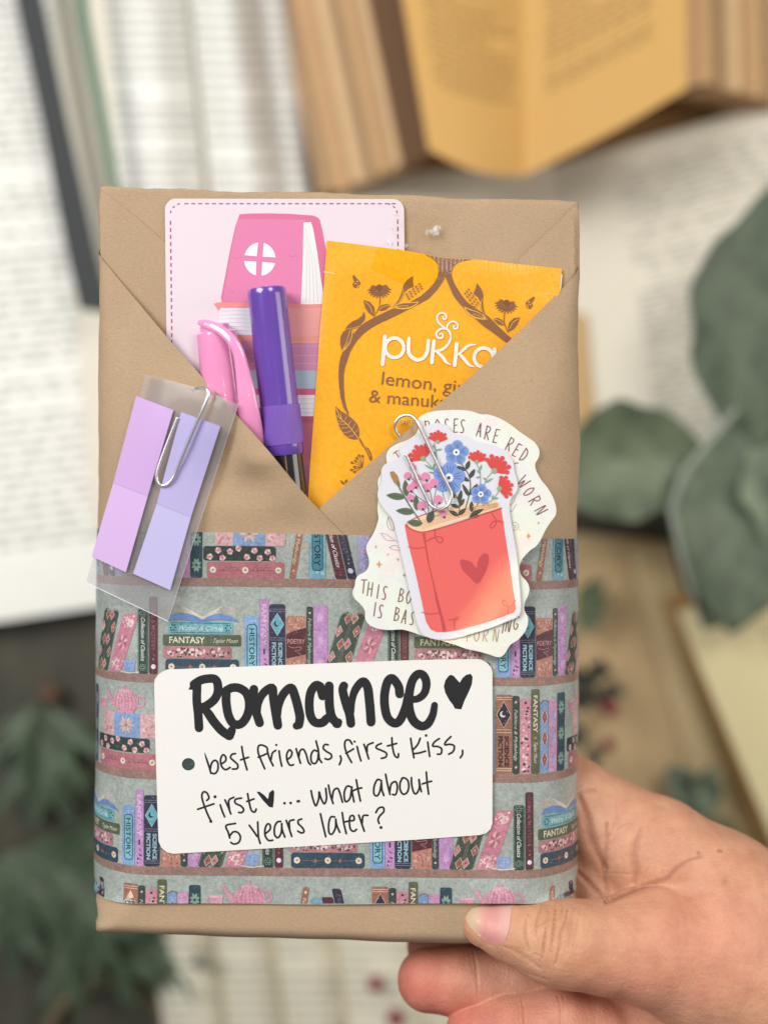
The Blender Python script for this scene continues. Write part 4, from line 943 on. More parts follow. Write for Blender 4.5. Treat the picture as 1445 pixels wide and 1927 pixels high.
def poppy(x, y, r, ang):
    cc = '#d84f4b'
    for k in range(7):
        a = R_(ang-66+k*22); rr = r*(1 if k % 2 == 0 else 1.15)
        P.leaf(*ZS([(x, y), (x+rr*math.cos(a), y+rr*math.sin(a))]), r*0.088, cc, 7+k*0.2)
        P.disc(*ZS([(x+rr*.84*math.cos(a), y+rr*.84*math.sin(a))])[0], r*0.047, cc, 9, 9)
    P.disc(*ZS([(x+r*.35*math.cos(R_(ang)), y+r*.35*math.sin(R_(ang)))])[0], r*0.12, cc, 10, 12); P.disc(*ZS([(x-2, y+3)])[0], r*0.055, '#8fb08c', 11, 8)
for a in ((632, 242, 66, -88), (538, 350, 88, -122), (885, 372, 66, -84), (1000, 430, 96, -58), (1032, 545, 82, -15)): poppy(*a)
def bluef(x, y, r):
    for k in range(5):
        a = R_(-90+72*k+8); px, py = x+r*.58*math.cos(a), y+r*.58*math.sin(a)
        P.disc(*ZS([(px, py)])[0], r*.45/3.44, '#7e9bd8', 9, 12)
        for j in (-16, 0, 16):
            b = a+R_(j); P.stroke(ZS([(x+r*.34*math.cos(b), y+r*.34*math.sin(b)), (x+r*.78*math.cos(b), y+r*.78*math.sin(b))]), 0.9, '#4b4f6e', 11, caps=False)
    P.disc(*ZS([(x, y)])[0], r*.27/3.44, '#eef0f8', 12, 10); P.disc(*ZS([(x, y)])[0], r*.11/3.44, '#4a4450', 13, 8)
bluef(752, 313, 78); bluef(704, 478, 104); bluef(910, 585, 66)
P.build('printed_flowers_and_book', FST, fs)

# ------------------------------------------------------------------ paper clips
t = NT('polished_steel'); t.set(Base_Color=(0.84, 0.83, 0.82), Metallic=1.0, Roughness=0.33); STEEL = t.m
def clip(name, pts, label):
    # pts: (X, Y, d)
    P3 = [Vector(p) for p in pts]; out = []; n = len(P3)
    for i in range(n-1):
        p0 = P3[max(0, i-1)]; p1 = P3[i]; p2 = P3[i+1]; p3 = P3[min(n-1, i+2)]
        k = max(2, int((p2-p1).length/3))
        for j in range(k):
            t_ = j/k; out.append(0.5*((2*p1)+(p2-p0)*t_+(2*p0-5*p1+4*p2-p3)*t_*t_+(3*p1-p0-3*p2+p3)*t_**3))
    out.append(P3[-1]); V, F_ = tube([W(*p) for p in out], 3.1*S, 12)
    o = mesh_obj(name, V, F_, STEEL, None, True); tag(o, label, 'paper clip', 'steel paper clips on the parcel'); return o
ZT = lambda pts: [(700+p[0]/5.5577, 770+p[1]/5.5577, p[2]) for p in pts]
clip('paper_clip', ZT([(330, 330, 14), (300, 300, 22), (272, 262, 27), (246, 215, 28), (240, 155, 31), (280, 92, 34), (340, 62, 37), (405, 66, 40), (455, 105, 43), (495, 180, 45), (560, 320, 45), (690, 590, 45), (790, 790, 46), (822, 860, 46), (828, 930, 46), (795, 1005, 46), (722, 1045, 46), (645, 1030, 45), (590, 975, 44), (540, 875, 44), (440, 660, 43), (352, 468, 43)]), 'silver paper clip holding the two stickers to the pocket edge')
Zc = lambda pts: [(160+p[0]/3.853, 680+p[1]/3.853, p[2]) for p in pts]
clip('paper_clip', Zc([(780, 205, 46), (830, 190, 56), (862, 188, 68), (888, 205, 76), (896, 235, 78), (880, 285, 78), (830, 400, 73), (740, 610, 58), (670, 775, 47), (636, 850, 44), (595, 892, 42), (548, 897, 41), (521, 860, 41), (524, 800, 42), (560, 690, 44), (610, 560, 47), (672, 404, 52)]), 'silver paper clip holding the clear sleeve of purple page flags')

# ------------------------------------------------------------------ hand-lettered tag
TG = plain('tag_card', '#e9e7e3', 0.55, 0.02, 3200, 0.12)
tg = empty('lettered_tag', W(610, 1425, 8), 'cream paper tag with rounded corners, a punched hole and black handwriting', 'tag')
ZG = lambda pts: Z(280, 1230, 2.189, pts)
tag_out = ZG([(22, 130), (24, 108), (38, 88), (58, 74), (76, 66), (400, 54), (800, 38), (1100, 27), (1350, 22), (1372, 26), (1395, 40), (1410, 58), (1415, 80), (1416, 300), (1415, 700), (1407, 725), (1388, 742), (1362, 749), (1100, 768), (700, 792), (300, 815), (100, 826), (75, 820), (52, 802), (40, 775), (34, 600), (28, 400)])
def td(x, y): return 9+0.6*math.sin(x/120)+4*sstep(340, 290, x)*0+2.5*sstep(860, 930, x)
hole = ell(354.5, 1438.8, 12.3, 11.8, 20)
sheet('tag_card', tag_out, Wd(td), 2.2, TG, tg, holes=[hole], step=14)
P = Print(Wd(td), 2.45, lay=0.03); P.tilt = 0.0012
INKB = plain('black_marker_ink', '#1d1d22', 0.5, 0.25, 900, 0.1)
bk = '#1d1d22'
ZTA = lambda pts: Z(340, 1240, 4.8167, pts); ZTB = lambda pts: Z(620, 1240, 4.8167, pts)
ZTC = lambda pts: Z(360, 1370, 4.8167, pts); ZTD = lambda pts: Z(620, 1370, 4.8167, pts)
def big(z, pts, w_=16.5, L=0): P.stroke(z(pts), w_, bk, L)
big(ZTA, [(148, 240), (146, 380), (158, 500), (166, 628)]); P.poly(ZTA([(70, 280), (95, 222), (130, 190), (160, 220), (150, 284)]), bk, 1)
big(ZTA, [(120, 232), (180, 195), (250, 180), (310, 185), (335, 230), (335, 310), (300, 375), (235, 425), (200, 440)], 16.5, 2)
big(ZTA, [(195, 440), (245, 490), (300, 570), (370, 650), (440, 700)], [13, 17, 17, 17, 17], 3); big(ZTA, [(445, 700), (462, 650)], 16, 4)
big(ZTA, [(410, 290), (470, 262), (540, 270), (600, 320), (622, 420), (600, 520), (545, 590), (480, 590), (435, 520), (412, 400), (412, 320)], 16.5, 5)
big(ZTA, [(663, 275), (660, 360), (680, 470), (715, 582)], 16.5, 6); big(ZTA, [(700, 500), (705, 400), (750, 310), (828, 262), (838, 340), (855, 450), (880, 605)], [10, 14, 16, 16, 17, 17, 16.5], 7)
big(ZTA, [(885, 520), (890, 420), (930, 320), (1000, 262), (1035, 340), (1065, 450), (1080, 530), (1072, 600)], [10, 14, 16, 16, 17, 17, 17, 16], 8); P.disc(*ZTA([(1050, 608)])[0], 7.5, bk, 9)
big(ZTA, [(1265, 250), (1225, 240), (1180, 300), (1165, 400), (1175, 510), (1215, 575), (1280, 580), (1325, 540)], 16.5, 6); big(ZTA, [(1262, 250), (1285, 340)], 16, 7)
big(ZTA, [(1345, 245), (1345, 330), (1350, 440), (1370, 530), (1420, 590)], 17, 8)
big(ZTB, [(60, 592), (80, 575)], 15, 9)
big(ZTB, [(130, 245), (120, 290), (150, 410), (180, 500), (194, 588)], 16.5, 6); big(ZTB, [(200, 490), (205, 370), (240, 270), (305, 205), (345, 260), (360, 370), (370, 480), (376, 575)], [10, 13, 15, 16, 17, 17, 17, 17], 7)
big(ZTB, [(635, 320), (625, 250), (570, 178), (525, 210), (498, 330), (503, 450), (530, 540), (590, 585), (640, 555), (690, 440), (715, 330)], 16.5, 8)
big(ZTB, [(725, 370), (800, 362), (860, 310), (878, 220), (850, 150), (800, 140), (750, 200), (722, 320), (722, 450), (760, 560), (830, 610), (890, 590), (935, 510), (952, 420)], [12, 14, 15, 16, 16, 16, 16.5, 17, 17, 17, 17, 16, 14, 12.5], 9)
P.poly(ZTB([(1100, 145), (1125, 155), (1155, 190), (1180, 216), (1205, 175), (1240, 145), (1280, 137), (1297, 165), (1290, 230), (1262, 300), (1225, 375), (1193, 460), (1135, 452), (1120, 420), (1085, 375), (1050, 310), (1036, 250), (1050, 195), (1080, 155)]), bk, 3)
def pen(z, pts, w_=3.7, L=0):
    if len(pts) == 1: P.disc(*z(pts)[0], w_*.62, bk, L, 9)
    else: P.stroke(z(pts), w_, bk, L, step=2)
C, D_ = ZTC, ZTD
pen(C, [(122, 232), (140, 290), (160, 350), (178, 412)], [1.6, 3.4, 3.8, 3.8, 3.8]); pen(C, [(170, 380), (185, 320), (215, 295), (240, 320), (240, 380), (215, 415), (185, 412)])
pen(C, [(270, 330), (310, 300), (310, 262), (285, 245), (265, 290), (275, 350), (310, 380), (352, 360)]); pen(C, [(400, 235), (370, 240), (355, 270), (385, 300), (420, 335), (415, 370), (372, 375)])
pen(C, [(457, 170), (470, 250), (490, 330), (505, 382)]); pen(C, [(447, 292), (480, 280), (518, 268)])
pen(C, [(690, 215), (685, 180), (645, 158), (610, 165), (605, 220), (630, 290), (665, 372)]); pen(C, [(607, 268), (650, 250), (690, 232)]); pen(C, [(690, 215), (710, 280), (742, 345)]); pen(C, [(722, 290), (735, 230), (765, 205)])
pen(C, [(795, 210), (805, 280), (820, 348)]); pen(C, [(770, 156)]); pen(C, [(865, 290), (900, 265), (912, 225), (890, 200), (865, 240), (870, 300), (895, 340), (925, 335)])
pen(C, [(950, 190), (970, 260), (990, 322)]); pen(C, [(975, 260), (985, 210), (1015, 195), (1040, 240), (1060, 310), (1080, 335)])
pen(C, [(1145, 215), (1110, 205), (1085, 250), (1090, 310), (1120, 325), (1145, 290), (1150, 240)]); pen(C, [(1130, 120), (1150, 200), (1160, 280), (1182, 315)])
pen(C, [(1240, 155), (1210, 152), (1195, 185), (1225, 215), (1265, 240), (1270, 270), (1240, 288), (1212, 280)]); pen(C, [(1350, 255), (1358, 290), (1342, 335)])
pen(D_, [(205, 148), (180, 112), (145, 118), (138, 170), (160, 240), (200, 315)]); pen(D_, [(148, 232), (185, 212), (218, 192)]); pen(D_, [(250, 170), (265, 235), (285, 300)]); pen(D_, [(227, 125)])
pen(D_, [(312, 150), (335, 215), (355, 282)]); pen(D_, [(340, 220), (345, 160), (395, 135)]); pen(D_, [(470, 142), (430, 160), (425, 185), (470, 205), (515, 230), (510, 265), (470, 278)])
pen(D_, [(565, 90), (570, 170), (590, 250), (620, 270), (625, 235)]); pen(D_, [(525, 165), (565, 155), (608, 142)])
pen(D_, [(735, 95), (748, 180), (765, 272)]); pen(D_, [(822, 95), (800, 150), (762, 195)]); pen(D_, [(765, 235), (815, 228), (870, 212)]); pen(D_, [(890, 130), (898, 195), (908, 260)]); pen(D_, [(875, 70)], 4.4)
pen(D_, [(995, 98), (950, 130), (935, 165), (980, 170), (1015, 190), (1010, 235), (978, 240)]); pen(D_, [(1100, 80), (1055, 125), (1045, 155), (1090, 150), (1130, 165), (1120, 215), (1080, 240)]); pen(D_, [(1205, 205), (1205, 240), (1185, 272)])
pen(C, [(140, 660), (160, 635), (140, 590), (110, 582), (95, 620), (115, 700), (150, 790), (180, 850)]); P.disc(*C([(177, 850)])[0], 3, bk, 2); pen(C, [(58, 740), (130, 715), (205, 690)])
pen(C, [(262, 700), (280, 755), (302, 808)]); pen(C, [(215, 626)], 5); pen(C, [(305, 655), (335, 720), (358, 782)]); pen(C, [(345, 740), (340, 660), (385, 630)])
pen(C, [(455, 638), (400, 650), (400, 685), (450, 710), (475, 745), (455, 770), (430, 768)]); pen(C, [(510, 598), (525, 680), (545, 750), (575, 765), (588, 738)]); pen(C, [(503, 668), (535, 658), (568, 645)])
P.poly(C([(592, 582), (615, 578), (660, 610), (695, 648), (705, 590), (738, 562), (752, 580), (748, 660), (740, 724), (705, 718), (650, 660)]), bk, 2)
for p in ((845, 685), (900, 683), (965, 668), (975, 666)): pen(C, [p], 4.4)
pen(C, [(1085, 570), (1100, 640), (1128, 708), (1155, 640), (1158, 580), (1175, 640), (1205, 690), (1225, 640), (1218, 550)]); pen(C, [(1243, 520), (1260, 610), (1285, 688)]); pen(C, [(1275, 650), (1290, 570), (1325, 550), (1345, 590), (1370, 675)])
pen(D_, [(205, 540), (160, 530), (135, 580), (135, 640), (150, 672), (185, 640), (200, 560)]); pen(D_, [(200, 550), (210, 610), (222, 672)]); pen(D_, [(242, 472), (260, 570), (280, 665)]); pen(D_, [(205, 575), (250, 555), (292, 545)])
pen(D_, [(470, 480), (435, 470), (405, 530), (403, 600), (430, 618), (455, 580), (470, 500)]); pen(D_, [(470, 490), (475, 560), (492, 615)]); pen(D_, [(508, 422), (525, 510), (548, 605)]); pen(D_, [(545, 580), (560, 510), (600, 490), (615, 540), (600, 605), (572, 605)])
pen(D_, [(660, 458), (640, 500), (640, 560), (665, 602), (700, 590), (718, 540), (710, 480), (680, 455), (655, 458)]); pen(D_, [(742, 452), (745, 520), (765, 590), (790, 595), (815, 540), (810, 470)]); pen(D_, [(812, 470), (820, 530), (832, 580)]); pen(D_, [(877, 402), (885, 500), (898, 602)]); pen(D_, [(840, 510), (885, 495), (925, 485)])
pen(C, [(400, 868), (315, 888), (335, 950), (348, 1000)]); pen(C, [(345, 985), (380, 945), (420, 950), (445, 990), (430, 1040), (385, 1055), (358, 1040)])
pen(C, [(525, 885), (565, 940), (595, 985)]); pen(C, [(602, 855), (605, 940), (610, 1000), (625, 1050)]); pen(C, [(672, 960), (712, 925), (715, 885), (690, 872), (668, 920), (670, 980), (700, 1022), (738, 1020)])
pen(C, [(810, 850), (780, 855), (755, 900), (755, 970), (785, 998), (815, 950), (820, 870)]); pen(C, [(818, 870), (825, 930), (848, 992)]); pen(C, [(860, 840), (885, 910), (910, 985)]); pen(C, [(890, 920), (890, 850), (930, 835)])
pen(C, [(1000, 828), (970, 840), (970, 870), (1005, 905), (1022, 940), (1000, 955), (965, 938)]); pen(C, [(1170, 780), (1190, 870), (1218, 988)]); pen(C, [(1300, 810), (1265, 810), (1245, 870), (1248, 950), (1275, 965), (1305, 910), (1310, 830)]); pen(C, [(1308, 830), (1320, 890), (1345, 948)])
pen(D_, [(115, 770), (130, 870), (152, 960)]); pen(D_, [(135, 855), (180, 845), (222, 838), (218, 800), (190, 802), (180, 850), (190, 920), (220, 940), (245, 922)]); pen(D_, [(265, 792), (290, 865), (315, 938)]); pen(D_, [(295, 870), (305, 800), (348, 795)])
pen(D_, [(420, 770), (445, 730), (485, 722), (492, 760), (455, 800), (440, 835), (450, 868)]); pen(D_, [(466, 905)], 5)
P.build('handwriting', INKB, tg)
# ------------------------------------------------------------------ the hand that holds the parcel
def ph(X, Y, d, r): k = (D-d)/D; return (CX+(X-CX)*k, CY+(Y-CY)*k, d, r*k)
def chain(*n): return [ph(*p) for p in n]
def cap(P_, a, b, zs=1.0):
    a = np.array(a); b = np.array(b); ab = b[:3]-a[:3]; pa = P_-a[:3]
    h = np.clip(pa@ab/(ab@ab), 0, 1); q = pa-h[:, None]*ab
    return np.sqrt(q[:, 0]**2+q[:, 1]**2+(q[:, 2]*zs)**2)-(a[3]+(b[3]-a[3])*h)
def smin(a, b, k):
    h = np.clip(0.5+0.5*(b-a)/k, 0, 1); return b+(a-b)*h-k*h*(1-h)
def body(P_, ch, k=14, zs=1.0):
    r = None
    for a, b in zip(ch[:-1], ch[1:]):
        c = cap(P_, a, b, zs); r = c if r is None else smin(r, c, k)
    return r
THUMB = chain((912, 1741, -10, 42), (958, 1752, -6, 52), (1000, 1764, -4, 64), (1045, 1774, -2, 77), (1080, 1778, -6, 79), (1140, 1782, -22, 84), (1230, 1782, -50, 112), (1340, 1800, -85, 150), (1500, 1860, -120, 200), (1760, 1990, -160, 265))
PALM = chain((1080, 1502, -190, 78), (1150, 1556, -180, 84), (1235, 1610, -165, 104), (1345, 1700, -150, 134), (1460, 1800, -150, 168), (1760, 1960, -170, 260))
PALM2 = chain((1085, 1600, -230, 80), (1130, 1690, -215, 92), (1180, 1760, -190, 105), (1260, 1850, -160, 120))
PALM3 = chain((1180, 1860, -175, 90), (1250, 1960, -150, 110), (1400, 2020, -140, 160))
IDX = chain((1085, 1520, -225, 66), (950, 1560, -268, 60), (800, 1640, -285, 56), (690, 1700, -285, 52))
TIPI = chain((828, 1782, -235, 62), (950, 1792, -240, 64), (1110, 1745, -225, 76))
FA = chain((806, 1845, -128, 58), (860, 1847, -126, 61), (960, 1848, -130, 60), (1080, 1832, -150, 70), (1190, 1800, -165, 90))
FB = chain((896, 1947, -78, 58), (960, 1940, -70, 68), (1050, 1928, -78, 72), (1115, 1935, -98, 66), (1175, 1985, -150, 60))
def zz(x0, y0, s, pts): return [(x0+a/s, y0+b/s) for a, b in pts]
HA = lambda p: zz(850, 1650, 4.8167, p); HB = lambda p: zz(1080, 1400, 3.9589, p)
C_TH = [(HA(p), w_, h) for p, w_, h in (([(825, 235), (795, 330), (772, 430), (760, 545)], 2.4, 4.4), ([(942, 240), (932, 400), (915, 560), (893, 710)], 2.6, 5.2), ([(855, 470), (838, 600), (818, 750)], 2.6, 4.8), ([(692, 340), (668, 440), (672, 560), (700, 680)], 2.6, 3.6), ([(1050, 290), (1025, 420), (985, 520), (985, 600), (940, 790)], 3.2, 3.6), ([(860, 290), (880, 330), (850, 410), (765, 445), (735, 510)], 2.4, 2.0), ([(1115, 280), (1085, 400), (1062, 650)], 4, 1.6), ([(1170, 280), (1140, 420), (1100, 640)], 4, 1.3), ([(1230, 280), (1200, 480)], 4, 1.0), ([(745, 700), (790, 720)], 3, 1.4), ([(1000, 230), (1000, 330)], 3, 1.6), ([(480, 640), (620, 700), (800, 830)], 5, 1.5), ([(440, 770), (640, 860), (850, 930)], 4, 1.3))]
C_TH += [(HB(p), w_, h) for p, w_, h in (([(235, 1185), (440, 1095), (560, 1045), (690, 1000), (750, 940), (840, 875), (940, 845)], 6, 7), ([(560, 880), (540, 960), (550, 1010)], 4, 1.5), ([(610, 880), (600, 960), (620, 1000)], 4, 1.2))]
for i_ in range(11):          # fine wrist lines
    y_ = 520+i_*27; C_TH.append((HB([(560+i_*22, y_+70), (680+i_*26, y_+15), (860+i_*30, y_-2+i_*3), (1010+i_*30, y_+30)]), 3.0, 0.9))
C_PA = [(HB(p), w_, h) for p, w_, h in (([(245, 600), (248, 720), (236, 860), (232, 1000), (250, 1165)], 5, 4), ([(500, 650), (465, 750), (452, 860), (465, 960), (440, 1090)], 8, 4), ([(40, 400), (90, 520), (140, 720), (235, 935)], 9, 6), ([(20, 950), (120, 1050), (235, 1175)], 5, 6), ([(320, 650), (400, 600), (530, 610)], 3, 1.2), ([(310, 440), (320, 560), (270, 690)], 5, 1.5), ([(240, 965), (340, 970), (430, 975)], 2.5, 1.2), ([(20, 380), (90, 350), (160, 350)], 4, 3))]
C_FA = [(HA(p), w_, h) for p, w_, h in (([(195, 690), (222, 850), (238, 1060)], 3.0, 3.0), ([(165, 700), (180, 800), (200, 940)], 3, 1.2), ([(750, 880), (760, 960)], 3, 1.2))]
C_FB = [(HA(p), w_, h) for p, w_, h in (([(630, 1110), (650, 1220), (655, 1400)], 2.6, 2.6), ([(608, 1160), (612, 1334)], 2.4, 1.2), ([(958, 1080), (985, 1200), (985, 1400)], 2.8, 2.6), ([(1010, 1080), (1015, 1330)], 3, 1.4), ([(680, 1240), (950, 1232)], 2, 0.8))]
def crease(P_, cs):
    k = (D-P_[:, 2])/D; sx = CX+(P_[:, 0]-CX)/k; sy = CY+(P_[:, 1]-CY)/k; r = np.zeros(len(P_))
    for pts, w_, h in cs:
        pts = crom(pts, step=8); dm = np.full(len(P_), 1e9)
        bx = (min(p[0] for p in pts)-20, max(p[0] for p in pts)+20, min(p[1] for p in pts)-20, max(p[1] for p in pts)+20)
        m = (sx > bx[0]) & (sx < bx[1]) & (sy > bx[2]) & (sy < bx[3])
        if not m.any(): continue
        X_, Y_ = sx[m], sy[m]; q = np.full(len(X_), 1e9); n = len(pts)
        for i in range(n-1):
            a, b = pts[i], pts[i+1]; dx, dy = b[0]-a[0], b[1]-a[1]; L2 = dx*dx+dy*dy or 1
            h_ = np.clip(((X_-a[0])*dx+(Y_-a[1])*dy)/L2, 0, 1); e = (i+h_)/(n-1)
            dd = np.hypot(X_-a[0]-h_*dx, Y_-a[1]-h_*dy)/(0.45+0.55*np.sin(np.pi*np.clip(e, .08, .92)))
            q = np.minimum(q, dd)
        r[m] += 0.75*h*np.exp(-(q/w_)**2)-0.10*h*np.exp(-((q-2.2*w_)/(1.3*w_))**2)
    return r
def hand(P_, fine=False):
    th = body(P_, THUMB, 16); pa = body(P_, PALM, 30)
    pa = smin(pa, body(P_, PALM2, 20), 26); pa = smin(pa, body(P_, PALM3, 20), 22)
    # hollow of the palm by the parcel's edge
    pa = np.maximum(pa, -(cap(P_, ph(1108, 1600, -60, 42), ph(1130, 1675, -60, 40))))if False else pa
    pa = smin(pa, body(P_, IDX, 16), 18)
    ti = body(P_, TIPI, 12); fa = body(P_, FA, 12); fb = body(P_, FB, 12)
    if fine:
        th = th+crease(P_, C_TH); pa = pa+crease(P_, C_PA); fa = fa+crease(P_, C_FA); fb = fb+crease(P_, C_FB)
        n_ = 0.8*np.sin(P_[:, 0]/31+P_[:, 1]/23)*np.sin(P_[:, 1]/37+P_[:, 2]/29)
        th = th+n_; pa = pa+n_
    k = (D-P_[:, 2])/D; sx = CX+(P_[:, 0]-CX)/k
    kk = 5+75*np.clip((sx-1235)/170, 0, 1)**1.4
    r = smin(th, pa, kk)
    g = smin(fa, ti, 4); g = smin(g, fb, 4); kg = 5+26*np.clip((sx-1080)/120, 0, 1)
    return smin(r, g, kg)
def nets(f, lo, hi, h):
    n = [int((hi[i]-lo[i])/h)+1 for i in range(3)]
    ax = [lo[i]+h*np.arange(n[i]) for i in range(3)]
    G = np.empty(n)
    for i in range(n[0]):
        yy, zz_ = np.meshgrid(ax[1], ax[2], indexing='ij')
        G[i] = f(np.stack([np.full(yy.size, ax[0][i]), yy.ravel(), zz_.ravel()], 1)).reshape(n[1], n[2])
    s = G < 0; c = [m-1 for m in n]
    acc = np.zeros(c+[3]); cnt = np.zeros(c)
    cor = [(i, j, k) for i in (0, 1) for j in (0, 1) for k in (0, 1)]
    sl = lambda o: tuple(slice(o[t], o[t]+c[t]) for t in range(3))
    for a in cor:
        for ax_ in range(3):
            if a[ax_]: continue
            b = list(a); b[ax_] = 1; ga, gb = G[sl(a)], G[sl(b)]; m = (ga < 0) != (gb < 0)
            t = np.where(m, ga/np.where(m, ga-gb, 1), 0)
            for q in range(3): acc[..., q] += np.where(m, a[q]+(t if q == ax_ else 0), 0)
            cnt += m
    on = cnt > 0; idx = -np.ones(c, int); idx[on] = np.arange(on.sum())
    base = np.stack(np.nonzero(on), 1); V = (base+acc[on]/cnt[on][:, None])*h+np.array(lo)
    Fq = []
    for ax_ in range(3):
        u, v = [(1, 2), (2, 0), (0, 1)][ax_]
        A_ = np.take(s, range(0, n[ax_]-1), ax_); B_ = np.take(s, range(1, n[ax_]), ax_)
        m = A_ != B_; I = np.stack(np.nonzero(m), 1)
        I = I[(I[:, u] > 0) & (I[:, v] > 0) & (I[:, u] < n[u]-1) & (I[:, v] < n[v]-1)]
        def at(du, dv):
            J = I.copy(); J[:, u] += du; J[:, v] += dv; return idx[J[:, 0], J[:, 1], J[:, 2]]
        q = np.stack([at(-1, -1), at(0, -1), at(0, 0), at(-1, 0)], 1)
        fl_ = s[I[:, 0], I[:, 1], I[:, 2]]; q[~fl_] = q[~fl_][:, ::-1]
        Fq.append(q)
    return V, np.concatenate(Fq)
def refine(V, Q):
    E = np.sort(np.concatenate([Q[:, [i, (i+1) % 4]] for i in range(4)]), 1); U, inv = np.unique(E, axis=0, return_inverse=True)
    inv = inv.reshape(4, -1); n = len(V); m = len(Q)
    ev = (V[U[:, 0]]+V[U[:, 1]])/2; fv = V[Q].mean(1); e = [n+inv[i] for i in range(4)]; c = n+len(U)+np.arange(m)
    NQ = np.concatenate([np.stack([Q[:, i], e[i], c, e[(i+3) % 4]], 1) for i in range(4)])
    return np.concatenate([V, ev, fv]), NQ
def snap(V, f, it=3):
    for _ in range(it):
        d = f(V); g = np.stack([(f(V+np.eye(3)[i]*0.8)-f(V-np.eye(3)[i]*0.8))/1.6 for i in range(3)], 1)
        l = (g**2).sum(1); V = V-np.clip(d/np.maximum(l, .3), -6, 6)[:, None]*g
    return V
HV, HQ = nets(hand, (660, 1380, -350), (1800, 2060, 130), 7.5)
HV = snap(HV, hand, 1); HV, HQ = refine(HV, HQ); HV, HQ = refine(HV, HQ)
HV = snap(HV, lambda p: hand(p, True), 3)
kx = (D-HV[:, 2])/D; SX = CX+(HV[:, 0]-CX)/kx; SY = CY+(HV[:, 1]-CY)/kx
def gs(x, y, rx, ry=None): return np.exp(-(((SX-x)/rx)**2+((SY-y)/(ry or rx))**2))
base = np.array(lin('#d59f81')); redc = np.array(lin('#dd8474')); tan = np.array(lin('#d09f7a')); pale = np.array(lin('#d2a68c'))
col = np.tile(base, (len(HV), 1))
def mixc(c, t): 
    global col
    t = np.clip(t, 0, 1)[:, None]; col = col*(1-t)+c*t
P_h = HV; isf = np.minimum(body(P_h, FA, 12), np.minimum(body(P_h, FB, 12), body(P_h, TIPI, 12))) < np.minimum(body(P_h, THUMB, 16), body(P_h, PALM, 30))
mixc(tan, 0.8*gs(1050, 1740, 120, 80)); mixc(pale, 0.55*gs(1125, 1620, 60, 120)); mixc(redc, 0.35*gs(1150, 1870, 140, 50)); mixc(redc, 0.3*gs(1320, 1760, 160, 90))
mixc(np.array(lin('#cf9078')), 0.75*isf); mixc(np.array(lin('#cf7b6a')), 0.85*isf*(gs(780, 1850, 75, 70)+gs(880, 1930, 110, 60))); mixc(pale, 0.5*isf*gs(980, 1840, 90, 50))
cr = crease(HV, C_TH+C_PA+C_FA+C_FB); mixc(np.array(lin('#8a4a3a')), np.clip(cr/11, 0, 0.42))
for x, y, r in ((1314, 1606, 3.0), (1353, 1602, 3.5), (1358, 1603, 2), (1363, 1660, 7)): mixc(np.array(lin('#8a5a3c')), (0.8 if r < 5 else 0.3)*gs(x, y, r))
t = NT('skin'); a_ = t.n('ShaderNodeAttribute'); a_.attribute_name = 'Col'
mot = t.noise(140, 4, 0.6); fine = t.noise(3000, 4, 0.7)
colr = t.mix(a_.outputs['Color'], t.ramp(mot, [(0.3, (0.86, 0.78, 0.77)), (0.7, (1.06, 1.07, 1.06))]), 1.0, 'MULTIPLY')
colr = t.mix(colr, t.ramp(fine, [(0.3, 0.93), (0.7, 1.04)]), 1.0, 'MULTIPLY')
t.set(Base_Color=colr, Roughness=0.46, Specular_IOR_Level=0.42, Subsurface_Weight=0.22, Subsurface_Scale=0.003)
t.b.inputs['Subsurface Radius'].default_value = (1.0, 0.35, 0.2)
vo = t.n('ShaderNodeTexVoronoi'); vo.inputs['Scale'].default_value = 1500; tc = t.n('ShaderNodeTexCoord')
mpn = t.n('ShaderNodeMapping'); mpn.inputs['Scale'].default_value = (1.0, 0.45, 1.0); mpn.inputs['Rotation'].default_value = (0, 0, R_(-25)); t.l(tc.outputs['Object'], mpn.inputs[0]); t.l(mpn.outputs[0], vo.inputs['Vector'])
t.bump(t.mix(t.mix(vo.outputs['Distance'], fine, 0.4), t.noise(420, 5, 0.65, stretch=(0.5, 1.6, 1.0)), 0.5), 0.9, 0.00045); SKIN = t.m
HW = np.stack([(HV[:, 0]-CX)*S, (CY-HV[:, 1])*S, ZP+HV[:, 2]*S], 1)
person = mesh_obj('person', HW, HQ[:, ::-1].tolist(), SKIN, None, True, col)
tag(person, 'bare right hand holding the kraft parcel, thumb in front and fingers behind it', 'person')
# thumb nail: follows the thumb, a little proud of it
def top_of(xy, f, lo=-60, hi=120):
    zs = np.linspace(hi, lo, 181); out = []
    for X, Y in xy:
        pts = np.array([[CX+(X-CX)*(D-z)/D, CY+(Y-CY)*(D-z)/D, z] for z in zs]); v = f(pts); i = np.argmax(v < 0)
        out.append(zs[i] if (v < 0).any() else -30.0)
    return out
nl = crom(HA([(112, 225), (118, 270), (120, 350), (135, 410), (170, 460), (230, 530), (300, 580), (380, 618), (440, 618), (478, 590), (500, 540), (520, 470), (532, 380), (540, 290), (545, 225)]), True, 5)
nf = lambda p: body(p, THUMB, 16)
nv, nt = fill(nl, step=5); zt = top_of(nv, nf); m_ = len(nv)
cx_, cy_ = 920, 1735
def rim(p): return min(math.dist(p, q) for q in nl)
V = [W(x, y, z+1.2+2.6*sstep(0, 16, rim((x, y)))) for (x, y), z in zip(nv, zt)]
cols = []
for x, y in nv:
    free = 1-sstep(886, 918, x+(y-1735)*0.12); lun = sstep(932, 950, x); c_ = np.array(lin('#d99a94'))*(1-free)+np.array(lin('#d9bd9c'))*free
    c_ = c_*(1-lun*0.45)+np.array(lin('#e0c4b6'))*lun*0.45; lo_ = sstep(1752, 1766, y-(x-920)*0.1)*(1-free); c_ = c_*(1-lo_*.5)+np.array(lin('#cf8a84'))*lo_*.5; cols.append(c_)
